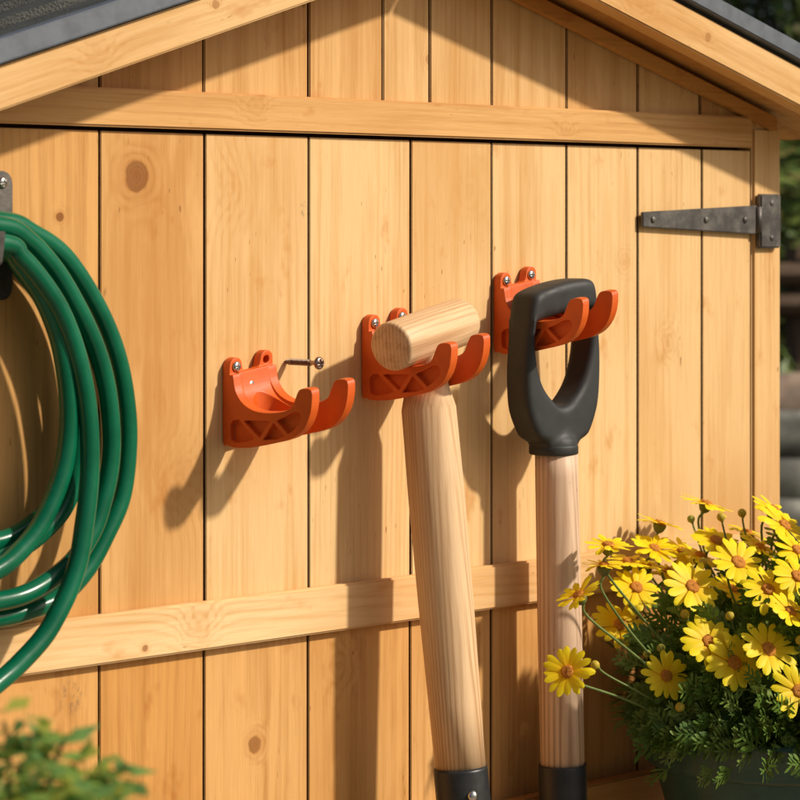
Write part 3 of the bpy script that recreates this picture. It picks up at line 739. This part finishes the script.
o = link('tines', bm_mesh(bm, 'tines'), blade, tt, local=True, smooth=True); o.rotation_euler = SM.to_euler()

# D grip tool
h3 = hooks[2].location
dd = .0410
sx = h3.x + WID / 2 + .0095
top_in = h3.z + prof[7][1] + uc * SHR + .0015        # underside of the D grip bar rests here
dt = thing('garden_spade', (sx, -dd, top_in), 'garden spade with black D shaped grip and ash shaft hanging on the right orange hook', 'spade')
dz = lambda py: P(565, py, dd).z - top_in
zt0 = .0275; zb_ = dz(452); print('D size', zb_)
W2 = .0465; wi = .0360
half = [(.02, zt0), (W2 - .011, zt0 - .003), (W2 - .006, zt0 - .011), (W2 - .003, .0), (W2 + .001, -.035), (W2 + .001, -.060), (W2 - .0015, -.080), (W2 - .009, -.097), (.0300, -.107), (.0240, zb_ + .009), (.0215, zb_ + .004)]
outer = [(0, zt0 + .001)] + half + [(-x, z) for x, z in half[::-1]]
inner = [(-wi + .004, .0), (0, .001), (wi - .004, .0), (wi, -.004), (wi - .001, -.024), (wi - .004, -.042), (wi - .012, -.060), (.010, -.074), (0, -.078), (-.010, -.074), (-wi + .012, -.060), (-wi + .004, -.042), (-wi + .001, -.024), (-wi, -.004)]
cu = bpy.data.curves.new('d', 'CURVE'); cu.dimensions = '2D'; cu.fill_mode = 'BOTH'; cu.extrude = .0080; cu.bevel_depth = .0065; cu.bevel_resolution = 4
cu.offset = -.0065
for pl_ in (outer, inner):
    q = smoothpoly(pl_, 4); s = cu.splines.new('POLY'); s.points.add(len(q) - 1); s.use_cyclic_u = True
    for k, (x, z) in enumerate(q): s.points[k].co = (x, z, 0, 1)
co = bpy.data.objects.new('d', cu); COL.objects.link(co); dg = bpy.context.evaluated_depsgraph_get(); dg.update()
me = bpy.data.meshes.new_from_object(co.evaluated_get(dg)); bpy.data.objects.remove(co)
bm = bmesh.new(); bm.from_mesh(me)
for v in bm.verts: v.co = Vector((v.co.x, -v.co.z, v.co.y))
bmesh.ops.remove_doubles(bm, verts=bm.verts, dist=1e-5); bmesh.ops.recalc_face_normals(bm, faces=bm.faces)
lathe(bm, [(.0090, -.084), (.0135, -.095), (.0165, -.104), (.0190, zb_ + .012), (.0202, zb_ + .006), (.0206, zb_ + .001), (.0200, zb_ - .001), (.001, zb_ - .001)][::-1], 48, 'z')
me = bm_mesh(bm, 'dgrip')
me = evaluated(me, [('REMESH', dict(mode='VOXEL', voxel_size=.0009, use_smooth_shade=True)), ('SMOOTH', dict(factor=.6, iterations=26))])
for v in me.vertices:
    t_ = max(0, min(1, (-.102 - v.co.z) / .016)); t_ = t_ * t_ * (3 - 2 * t_); r_ = math.hypot(v.co.x, v.co.y)
    if r_ > .012 and t_ > 0:
        k_ = (1 - t_) + t_ * .0203 / r_; v.co.x *= k_; v.co.y *= k_
me = evaluated(me, [('SMOOTH', dict(factor=.6, iterations=16))])
bm = bmesh.new(); bm.from_mesh(me); lathe(bm, [(.0200, zb_ + .0075), (.0210, zb_ + .0068), (.0213, zb_ + .0055), (.0213, zb_ + .0002), (.0207, zb_ - .0008), (.0190, zb_ - .0010)], 64, 'z'); me = bm_mesh(bm, 'dgrip')
for v in me.vertices: v.co.z += v.co.x * .16 * max(0, min(1, (v.co.z + .10) / .08)); v.co.y *= 1.0 + .12 * max(0, min(1, (v.co.z + .02) / .04))
o = link('grip', me, rubber, dt, local=True, smooth=True)
zs_ = dz(763); lean3 = R(.6)
bm = bmesh.new(); lathe(bm, [(.0185, zb_ + .004), (.0187, zb_ - .02), (.0192, zb_ - .15), (.0190, zs_)], 48, 'z')
s3 = link('shaft', bm_mesh(bm, 'shaft'), ash2, dt, local=True, smooth=True); SM3 = Matrix.Rotation(-R(.8), 4, 'X') @ Matrix.Rotation(-R(.8), 4, 'Y'); s3.rotation_euler = SM3.to_euler()
bm = bmesh.new(); lathe(bm, [(.0195, zs_ + .001), (.0205, zs_ + .0012), (.0208, zs_ - .001), (.0208, zs_ - .14), (.016, zs_ - .2)], 48, 'z')
o = link('socket', bm_mesh(bm, 'socket'), steel, dt, local=True, smooth=True); o.rotation_euler = SM3.to_euler()
bm = bmesh.new(); zq = zs_ - .17; N = 13; rows = []
for i in range(11):
    f = i / 10; hw = .082 * (1 if f < .6 else math.sqrt(max(0.02, 1 - ((f - .6) / .42) ** 2))); rows.append([(-hw + 2 * hw * j / (N - 1), -.012 * (1 - (2 * j / (N - 1) - 1) ** 2) * (1 - f), zq - .27 * f) for j in range(N)])
vs = [[bm.verts.new(p) for p in r_] for r_ in rows]
for i in range(10):
    for j in range(N - 1): bm.faces.new((vs[i][j], vs[i][j + 1], vs[i + 1][j + 1], vs[i + 1][j]))
bmesh.ops.solidify(bm, geom=bm.faces[:], thickness=.002)
o = link('blade', bm_mesh(bm, 'blade'), blade, dt, local=True, smooth=True); o.rotation_euler = SM3.to_euler()

# ------------------------------------------------------------------ hose on its hanger
hose_m, t, B = nodes('green_hose'); T = NT(t); tc = T.n('ShaderNodeTexCoord'); na = T.noise(tc.outputs['Object'], 22, 4, .6)
c = T.mix(T.ramp(na, .3, .7), (.001, .090, .042), (.002, .130, .062)); T.l(c, B.inputs['Base Color']); T.l(T.ramp(na, .3, .7, .19, .30), B.inputs['Roughness']); B.inputs['Specular IOR Level'].default_value = .4
bp = T.n('ShaderNodeBump'); bp.inputs['Strength'].default_value = .07; bp.inputs['Distance'].default_value = .0006; T.l(T.noise(tc.outputs['Object'], 260, 2, .5), bp.inputs['Height']); T.l(bp.outputs[0], B.inputs['Normal'])
S1 = [(0, 221), (32, 233), (64, 256), (93, 299), (113, 343), (124, 388), (128, 439), (122, 495), (105, 536), (86, 570), (60, 597), (28, 611), (0, 618)]
S2 = [(0, 226), (28, 240), (53, 267), (74, 301), (94, 343), (106, 385), (111, 430), (110, 465), (103, 500), (93, 530), (74, 560), (50, 580), (26, 594), (0, 601)]
S3 = [(0, 243), (21, 257), (43, 283), (60, 310), (74, 345), (84, 385), (89, 425), (90, 465), (88, 497), (84, 527), (79, 558), (70, 587), (60, 609), (45, 635), (24, 659), (0, 681)]
S4 = [(0, 246), (20, 264), (42, 296), (58, 335), (66, 375), (69, 415), (66, 455), (56, 491), (39, 527), (19, 552), (0, 568)]
S5 = [(0, 250), (24, 272), (48, 306), (66, 350), (75, 400), (78, 440), (74, 480), (62, 510), (40, 534), (18, 550), (0, 560)]
S6 = [(0, 238), (26, 258), (52, 292), (70, 335), (78, 380), (80, 425), (76, 462), (62, 495), (40, 518), (20, 533), (0, 541)]
S7 = [(0, 224), (24, 236), (54, 260), (84, 298), (106, 345), (117, 390), (120, 430), (116, 475), (104, 520), (84, 560), (56, 590), (28, 603), (0, 611)]
deps = [.026, .040, .064, .052, .038, .027]
loop = []
order = [(S7, .012, .012), (S6, .020, .018), (S1, .021, .021), (S2, .035, .033), (S5, .030, .026), (S4, .042, .040), (S3, .046, .054)]
for k, (S, d0, d1) in enumerate(order):
    n = len(S)
    for i, (px, py) in enumerate(S):
        f = i / (n - 1); d = d0 + (d1 - d0) * f
        loop.append(P(px, py, d))
    if k < len(order) - 1:                      # left half, returning to the next start
        s0 = (loop[-1] - loop[-2]).normalized(); loop.append(loop[-1] + s0 * .022 + Vector((-.006, 0, .003))); nx = [P(*order[k + 1][0][q_], order[k + 1][1]) for q_ in (0, 1)]
        a_ = loop[-1] + Vector((-.022, 0, -.003)); loop.append(a_); b_ = nx[0] + (nx[0] - nx[1]).normalized() * .03 + Vector((-.004, 0, -.004)); H = (b_.z - a_.z); cz = (a_.z + b_.z) / 2; mx = min(a_.x, b_.x)
        Wd = .125 + .012 * k * (1 if k % 2 else -1)
        for q in range(1, 10):
            an = math.pi * q / 10; x = mx - Wd * math.sin(an) ** .9; z = cz - H / 2 * math.cos(an); y = a_.y + (b_.y - a_.y) * q / 10
            loop.append(Vector((x, y - .012 * math.sin(an), z)))
    else:
        a_ = loop[-1]; loop += [a_ + Vector((-.05, -.004, -.022)), a_ + Vector((-.11, -.008, -.02)), a_ + Vector((-.16, -.004, .02))]
bm = bmesh.new(); tube(bm, catmull(loop, 9), .0072, 24)
tag(link('garden_hose', bm_mesh(bm, 'hose'), hose_m, smooth=True), 'coiled glossy green garden hose hanging on the black wall hanger at the left', 'hose')
bm = bmesh.new(); q = P(13.5, 171, .006); q2 = P(13.5, 300, .006)
x0 = q.x - .048; zt_ = q.z
def rrect(x0, z0, x1, z1, r, n=5):
    o = []
    for cx, cz, a0 in ((x1 - r, z1 - r, 0), (x0 + r, z1 - r, 90), (x0 + r, z0 + r, 180), (x1 - r, z0 + r, 270)):
        for k in range(n + 1): a_ = R(a0 + 90 * k / n); o.append((cx + r * math.cos(a_), cz + r * math.sin(a_)))
    return o
hg = thing('hose_hanger', (x0 + .024, -.001, zt_ - .05), 'black metal hose hanger screwed to the shed at the left edge', 'hanger')
prism(bm, rrect(x0, q2.z, q.x, zt_, .009), -.006, -.0009, 0, .0012)
link('back_plate', bm_mesh(bm, 'bp'), iron, hg)
zz = loop[0].z
bm = bmesh.new(); zs2 = P(0, 262, .04).z
prism(bm, [(-.005, zs2 + .004), (-.085, zs2 + .004), (-.098, zs2 + .022), (-.104, zs2 + .022), (-.100, zs2), (-.088, zs2 - .006), (-.03, zs2 - .010), (-.005, zs2 - .03)], P(3, 262, .10).x - .03, P(3, 262, .10).x, 0, .0008, axis='x')
link('arm', bm_mesh(bm, 'arm'), iron, hg)
for dx in (.010, .038):
    o = link('screw', sh_me, None, hg, local=True, loc=Vector((x0 + dx, -.006, zt_ - .0085)) - hg.location, smooth=True)

# ------------------------------------------------------------------ potted daisies
PC = P(783, 724, .150); potg = simple('green_plastic_pot', (.030, .085, .062), .40, var=.18, vscale=50, bump=.2, bscale=300)
RP = .1215
st = thing('plant_stand', (PC.x, PC.y, 0.02), 'wooden stool under the green flower pot', 'stool')
zp = PC.z - .19
sw = wood('stool_wood', OE, OL, 'x', 120)
bm = bmesh.new(); box(bm, (PC.x - .13, PC.y - .13, zp - .025), (PC.x + .13, PC.y + .13, zp), 0, .003); link('seat', bm_mesh(bm, 's'), sw, st)
for a in (-1, 1):
    for b in (-1, 1):
        bm = bmesh.new(); box(bm, (PC.x + a * .1 - .016, PC.y + b * .1 - .016, .02), (PC.x + a * .1 + .016, PC.y + b * .1 + .016, zp - .0255), 0, .003); link('leg', bm_mesh(bm, 'l'), sw, st)
pl = thing('potted_daisy', (PC.x, PC.y, zp), 'bushy yellow daisy plant in a dark green plastic pot at the lower right', 'potted plant')
bm = bmesh.new()
lathe(bm, [(.001, .0), (.074, .0), (.078, .004), (.0955, .150), (.098, .152), (.0985, .156), (RP - .006, .158), (RP - .001, .160), (RP, .163), (RP + .0015, .186), (RP + .004, .1875), (RP + .0045, .190), (RP + .003, .1925), (RP - .003, .192), (RP - .006, .188), (RP - .010, .150), (.07, .01), (.001, .006)], 96, 'z')
link('pot', bm_mesh(bm, 'pot'), potg, pl, local=True, smooth=True)
bm = bmesh.new(); lathe(bm, [(.0001, .177), (RP - .012, .172)], 40, 'z')
for v in bm.verts: v.co.z += random.uniform(-.004, .004)
link('soil', bm_mesh(bm, 'soil'), soil, pl, local=True)
DR = .178; DC = PC + Vector((.0, -.01, -.010))      # dome
TW = -FW
def dome(px, py, k=1.0, extra=0.):
    """point on the plant's dome along that ray"""
    r = ray(px, py).normalized(); oc = CAM - DC; b = oc.dot(r); cc = oc.dot(oc) - (DR * k) ** 2; disc = b * b - cc
    if disc > 0: t_ = -b - math.sqrt(disc) * .75
    else: t_ = -b
    p = CAM + r * (t_ + extra)
    if p.y > -.034: p = CAM + r * ((-.034 - CAM.y) / r.y)
    return p
petal, t, B = nodes('yellow_petal'); T = NT(t)
at = T.n('ShaderNodeAttribute', attribute_name='tone'); 
c = T.mix(at.outputs['Fac'], (.95, .56, .006), (.97, .80, .018)); T.l(c, B.inputs['Base Color']); B.inputs['Roughness'].default_value = .5; B.inputs['Specular IOR Level'].default_value = .25
tr = T.n('ShaderNodeBsdfTranslucent'); T.l(c, tr.inputs[0]); mx = T.n('ShaderNodeMixShader'); mx.inputs[0].default_value = .28
T.l(B.outputs[0], mx.inputs[1]); T.l(tr.outputs[0], mx.inputs[2]); T.l(mx.outputs[0], t.nodes['Material Output'].inputs[0])
disc_m, t, B = nodes('flower_disc'); T = NT(t); tc = T.n('ShaderNodeTexCoord')
vo = T.n('ShaderNodeTexVoronoi'); vo.inputs['Scale'].default_value = 1500; T.l(tc.outputs['Object'], vo.inputs['Vector'])
c = T.mix(T.ramp(vo.outputs['Distance'], .1, .7), (.85, .36, .02), (.42, .13, .008)); T.l(c, B.inputs['Base Color']); B.inputs['Roughness'].default_value = .7
bp = T.n('ShaderNodeBump'); bp.inputs['Strength'].default_value = .8; bp.inputs['Distance'].default_value = .0006; bp.invert = True; T.l(vo.outputs['Distance'], bp.inputs['Height']); T.l(bp.outputs[0], B.inputs['Normal'])
stem_m = leafmat('flower_stem', (.13, .19, .045), (.18, .25, .07), .5, .1)
calyx_m = leafmat('calyx', (.10, .14, .03), (.17, .18, .05), .6, .1)
leaf_a = leafmat('daisy_leaf', (.075, .155, .018), (.13, .22, .035), .5, .2, 90); leaf_b = leafmat('daisy_leaf_pale', (.16, .26, .045), (.25, .34, .08), .5, .2, 90)
def flower(p, n, diam, seed):
    rnd = random.Random(seed); n = n.normalized(); a = n.orthogonal().normalized(); b = n.cross(a); rot = rnd.uniform(0, 6.28)
    a, b = a * math.cos(rot) + b * math.sin(rot), b * math.cos(rot) - a * math.sin(rot)
    Mx = Matrix(((a.x, b.x, n.x), (a.y, b.y, n.y), (a.z, b.z, n.z)))
    R0 = diam / 2; N = rnd.choice([14, 15, 16, 17]); vs = []; fs = []; tone_ = []
    cup = rnd.uniform(-.02, .22)
    for k in range(N):
        th = 2 * math.pi * (k + rnd.uniform(-.18, .18)) / N; L = R0 * rnd.uniform(.88, 1.05); wd = R0 * rnd.uniform(.120, .148); lift = rnd.uniform(-.10, .10) + cup; tw_ = rnd.uniform(-.25, .25)
        droop = rnd.uniform(.05, .28) * (2.2 if rnd.random() < .12 else 1)
        base = len(vs); S = 8; zoff = (k % 2) * .0006
        for i in range(S + 1):
            s = i / S; rr = R0 * .14 + (L - R0 * .14) * s
            wv = wd * (0.42 + .62 * math.sin(min(1, s * 1.12) * math.pi * .62)) if s < .88 else wd * (.95 if i == S - 1 else .52)
            for j in range(5):
                u = (j - 2) / 2; notch = -abs(u) ** 2 * .0 
                rrr = rr - (R0 * .05 * (u * u) if s > .85 else 0) + (R0 * .02 * math.cos(u * math.pi * 2) if i == S else 0)
                zz_ = lift * rrr - droop * R0 * s ** 2.2 * .5 + zoff + (.10 * wd * math.cos(u * math.pi * 1.0) - .05 * wd * math.cos(u * math.pi * 3)) + tw_ * u * wv * s
                x = rrr * math.cos(th) - u * wv * math.sin(th); y = rrr * math.sin(th) + u * wv * math.cos(th)
                vs.append(Vector((x, y, zz_))); tone_.append(min(1, .15 + s * 1.1) * rnd.uniform(.92, 1.0))
        for i in range(S):
            for j in range(4):
                q = base + i * 5 + j; fs.append((q, q + 1, q + 6, q + 5))
    me = bpy.data.meshes.new('petals'); me.from_pydata([Mx @ v for v in vs], [], fs); me.update()
    at_ = me.attributes.new('tone', 'FLOAT', 'POINT'); at_.data.foreach_set('value', tone_)
    fo = link('flower', me, petal, pl, local=True, smooth=True, loc=p - Vector(pl.location))
    bm = bmesh.new(); r = R0 * rnd.uniform(.235, .27)
    lathe(bm, [(.0001, .0026 + .0008), (r * .35, .0030), (r * .7, .0034), (r * .92, .0024), (r, .0008), (r * .95, -.0008)][::-1], 22, 'z')
    for v in bm.verts: v.co += Vector((rnd.gauss(0, .00012), rnd.gauss(0, .00012), rnd.gauss(0, .00018))); v.co = Mx @ v.co
    link('flower_disc', bm_mesh(bm, 'disc'), disc_m, fo, local=True, smooth=True)
    bm = bmesh.new(); lathe(bm, [(.0016, -.0085), (.0042, -.0065), (.0058, -.003), (.0062, -.0004)], 14, 'z')
    for v in bm.verts: v.co = Mx @ v.co
    link('calyx', bm_mesh(bm, 'cal'), calyx_m, fo, local=True, smooth=True)
    return fo
FL = [(706, 504, 54, (0, 1, -.12)), (774, 510, 52, (.35, .9, .15)), (660, 524, 48, (-.1, .95, -.2)), (608, 546, 50, (-.35, .9, .1)), (654, 549, 50, (-.1, .8, .45)), (682, 552, 46, (0, .8, .5)),
      (716, 541, 52, (0, .8, .5)), (738, 563, 60, (.05, .62, .75)), (784, 526, 58, (.25, .7, .45)), (636, 588, 54, (-.1, .6, .78)), (692, 587, 61, (0, .42, .9)), (768, 590, 59, (.05, .65, .72)), (797, 577, 54, (.1, .6, .7)),
      (579, 596, 50, (-.85, .45, .15)), (620, 625, 57, (-.12, .42, .88)), (568, 672, 53, (-.72, .05, .68)), (666, 676, 51, (-.05, .18, .97)), (708, 642, 58, (-.05, .42, .9)), (734, 663, 61, (0, .28, .95)), (768, 650, 61, (.05, .4, .9)),
      (798, 691, 58, (-.2, .12, .95)), (797, 551, 52, (.2, .7, .5)), (604, 566, 44, (-.4, .9, -.1)), (646, 566, 42, (-.1, .95, 0)), (747, 533, 44, (0, .95, -.05)),
      (628, 562, 46, (-.3, .9, .1)), (668, 572, 44, (0, .9, .3)), (732, 590, 46, (.1, .8, .4)), (700, 556, 44, (0, .95, .1)), (790, 612, 52, (.2, .7, .6)), (760, 548, 46, (.1, .9, .2)), (838, 520, 56, (.4, .8, .3)), (850, 575, 60, (.3, .6, .7)), (842, 632, 58, (.1, .4, .9)), (885, 600, 56, (.5, .5, .6)), (880, 660, 58, (.3, .2, .9)), (850, 700, 54, (.2, .1, .95)), (920, 640, 54, (.7, .4, .5)), (900, 548, 54, (.6, .8, .2)), (822, 610, 54, (.1, .5, .8))]
FP = []
bmst = bmesh.new()
def stem_to(p, n, r0=.0011, back=.0085):
    s = p - n * back; base = DC + Vector(((p.x - DC.x) * .25, (p.y - DC.y) * .25, -.01)); d_ = (s - base); m1 = s - n * .012 + Vector((0, 0, -.003)); 
    mid = base.lerp(m1, .6) + Vector((random.uniform(-.01, .01), random.uniform(-.01, .01), .005))
    tube(bmst, catmull([base, mid, m1, s], 6), r0, 6, cap=False)
for i, (px, py, w_, (r_, u_, t_)) in enumerate(FL):
    p = dome(px, py, 1.0, random.uniform(-.012, .008) + (.05 if i in (0, 2, 5, 22, 23, 24, 25, 26, 27, 28, 30) else (.02 if i in (1, 3, 4, 6) else 0)))
    if px < 615: p = P(px, py, .098)
    FP.append(p)
    n = (RT * r_ + UP * u_ + TW * t_).normalized(); n = (n + tosun * .55).normalized(); dpx = (p - CAM).dot(FW)
    flower(p, n, w_ * dpx / F * 1.02, 500 + i); stem_to(p, n)
link('stems', bm_mesh(bmst, 'stems'), stem_m, pl, smooth=True)
bud_m = leafmat('bud', (.42, .36, .04), (.62, .42, .03), .55, .1, 300); bud_g = leafmat('green_bud', (.25, .28, .05), (.45, .40, .05), .55, .1, 300)
bmst = bmesh.new()
for i, (px, py, ex) in enumerate([(691, 519, .04), (721, 517, .02), (742, 513, .02), (685, 614, 0), (730, 616, 0), (647, 654, 0), (595, 665, 0), (680, 707, 0), (661, 648, 0), (703, 562, 0), (800, 640, 0), (824, 500, 0), (860, 610, 0)]):
    p = dome(px, py, 1.0, ex) if px > 600 else P(px, py, .10); n = (p - DC + Vector((0, 0, .03))).normalized(); bm = bmesh.new(); r = .0040 if i not in (0, 5, 8) else .0036
    Mx = n.to_track_quat('Z', 'Y').to_matrix()
    lathe(bm, [(.0001, r), (r * .5, r * .86), (r * .87, r * .5), (r, 0), (r * .87, -r * .5), (r * .45, -r * .9), (.001, -r * 1.2)][::-1], 18, 'z')
    for v in bm.verts: v.co = Mx @ v.co
    link('bud', bm_mesh(bm, 'bud'), bud_g if i in (0, 5, 8) else bud_m, pl, local=True, smooth=True, loc=p - Vector(pl.location)); stem_to(p, n, .0009, .003)
# a few stray stems as in the photo's left side
link('bud_stems', bm_mesh(bmst, 'stems'), stem_m, pl, smooth=True)
# foliage: fine divided leaves on side shoots
vs = []; fs = []; mi = []
def blade_leaf(c, d, n, L, wd, q):
    d = d.normalized(); s = d.cross(n)
    if s.length < 1e-4: s = d.orthogonal()
    s.normalize(); n = s.cross(d); i = len(vs)
    pts = [(0, .25), (.35, .8), (.7, 1.0), (.9, .6)]
    for f, ww in pts:
        o_ = c + d * L * f - n * L * .22 * f * f; vs.append(o_ + s * wd * ww); vs.append(o_ - s * wd * ww)
    vs.append(c + d * L - n * L * .22)
    for k in range(3): a_ = i + 2 * k; fs.append((a_, a_ + 1, a_ + 3, a_ + 2)); mi.append(q)
    fs.append((i + 6, i + 7, i + 8)); mi.append(q)
def sprig(c, d, L, q):
    d = d.normalized(); n = d.orthogonal().normalized(); n = (n + Vector((0, 0, .8))); n = (n - d * n.dot(d)).normalized(); s = d.cross(n)
    blade_leaf(c, d, n, L, L * .045, q)
    for k in range(4):
        f = .28 + .17 * k; cc = c + d * L * f - n * L * .22 * f * f
        for sg in (-1, 1): 
            dd_ = (d * .8 + s * sg * random.uniform(.6, .95) + n * random.uniform(-.1, .25)); l = L * (.46 - .05 * k) * random.uniform(.8, 1.2); blade_leaf(cc, dd_, n, l, l * .135, q)
            if k < 2: blade_leaf(cc + dd_.normalized() * l * .45, dd_ + d * .7, n, l * .5, l * .11, q)
for k in range(4600):
    v = Vector((random.gauss(0, 1), random.gauss(0, 1), random.gauss(0, .85) + .35)).normalized()
    if v.z < -.15: v.z = -v.z * .3
    rr = DR * random.uniform(.25, .86 if v.z > .35 and random.random() < .5 else .74) * (1 + .2 * noise.noise(v * 3)); c = DC + Vector((v.x * rr, v.y * rr, v.z * rr * .95 + .006))
    if c.y > -.018: continue
    if Vector((c.x - PC.x, c.y - PC.y)).length < RP + .002 and c.z < PC.z - .004: c.z = PC.z + random.uniform(0, .02)
    dc = (c - CAM); tc_ = dc.length; dc.normalize(); bad = False
    for fp in FP:
        of = fp - CAM; tf = of.dot(dc)
        if tf > tc_ - .004 and (of - dc * tf).length < .031: bad = True; break
    if bad: continue
    sprig(c, v + Vector((random.gauss(0, .35), random.gauss(0, .35), random.gauss(0, .35))), random.uniform(.018, .034), 0 if random.random() < .6 else 1)
# sprigs drooping over the rim
for k in range(26):
    a_ = random.uniform(0, 2 * math.pi); c = PC + Vector((math.cos(a_) * RP * .95, math.sin(a_) * RP * .95, random.uniform(.004, .012)))
    sprig(c, Vector((math.cos(a_), math.sin(a_), random.uniform(-.6, .3))), random.uniform(.025, .042), 0 if random.random() < .4 else 1)
me = bpy.data.meshes.new('foliage'); me.from_pydata(vs, [], fs); me.update()
o = link('foliage', me, [leaf_a, leaf_b], pl); me.polygons.foreach_set('material_index', mi)
bm = bmesh.new()
for k in range(70):
    v = Vector((random.gauss(0, 1), random.gauss(0, 1), abs(random.gauss(0, .9)) + .1)).normalized(); e_ = DC + v * DR * .7
    if e_.y > -.02: continue
    tube(bm, catmull([DC + Vector((v.x * .03, v.y * .03, -.015)), DC + v * DR * .45 + Vector((0, 0, .012)), e_], 4), [.0018] * 4 + [.0014] * 4 + [.001], 5, cap=False)
link('branches', bm_mesh(bm, 'br'), leafmat('branch', (.06, .08, .025), (.10, .10, .04), .6, .0), pl, smooth=True)

# ------------------------------------------------------------------ foreground shrub at the lower left, out of focus
fb = Z(20, 850, 1.30); base = Vector((fb.x, fb.y, 0.02))
fs_ = thing('leafy_shrub', base, 'blurred green leafy shrub in the lower left foreground', 'shrub')
tips = [(4, 722, 1.28), (30, 735, 1.3), (66, 738, 1.32), (128, 764, 1.3), (90, 775, 1.33), (105, 790, 1.25), (20, 765, 1.25), (50, 780, 1.22), (-30, 735, 1.3), (-60, 760, 1.25), (80, 800, 1.22), (10, 790, 1.22), (120, 812, 1.3), (-20, 790, 1.32), (40, 805, 1.3)]
bm = bmesh.new(); cs = []
for (px, py, zd) in tips:
    tp = Z(px, py, zd); pth = catmull([base + Vector((random.uniform(-.02, .02), random.uniform(-.02, .02), 0)), Vector((base.x, base.y, tp.z - .30)), tp.lerp(Vector((base.x, base.y, tp.z - .1)), .45), tp], 8)
    tube(bm, pth, [.0035] * 9 + [.002] * 8 + [.0012] * 8, 6)
    for j in range(int(len(pth) * .62), len(pth)):
        for sg in range(4):
            q = pth[j]; d_ = (pth[j] - pth[j - 1]).normalized(); s = d_.cross(Vector((0, 0, 1))).normalized() * (1 if sg % 2 else -1)
            cs.append((q + s * random.uniform(.006, .016) + Vector((random.gauss(0, .004), random.gauss(0, .004), random.gauss(0, .004))), Vector((0, 0, 1)), .019))
for k in range(110):
    v = Vector((random.gauss(0, 1), random.gauss(0, 1), random.gauss(0, 1))).normalized(); cs.append((Vector((base.x, base.y, tp.z - .16)) + Vector((v.x * .11, v.y * .11, v.z * .12)) * random.uniform(.4, 1), v, .03))
link('stem', bm_mesh(bm, 'st'), leafmat('green_stem', (.06, .09, .02), (.1, .12, .03)), fs_, smooth=True)
leaf_mesh('foliage', cs, .02, [leafmat('fg_leaf', (.26, .44, .10), (.36, .52, .12), .45, .6), leafmat('fg_leaf_gold', (.36, .42, .07), (.46, .46, .08), .45, .5), leafmat('fg_leaf_dark', (.16, .32, .10), (.22, .38, .10), .45, .55)], fs_, elong=2.6, updir=.8)
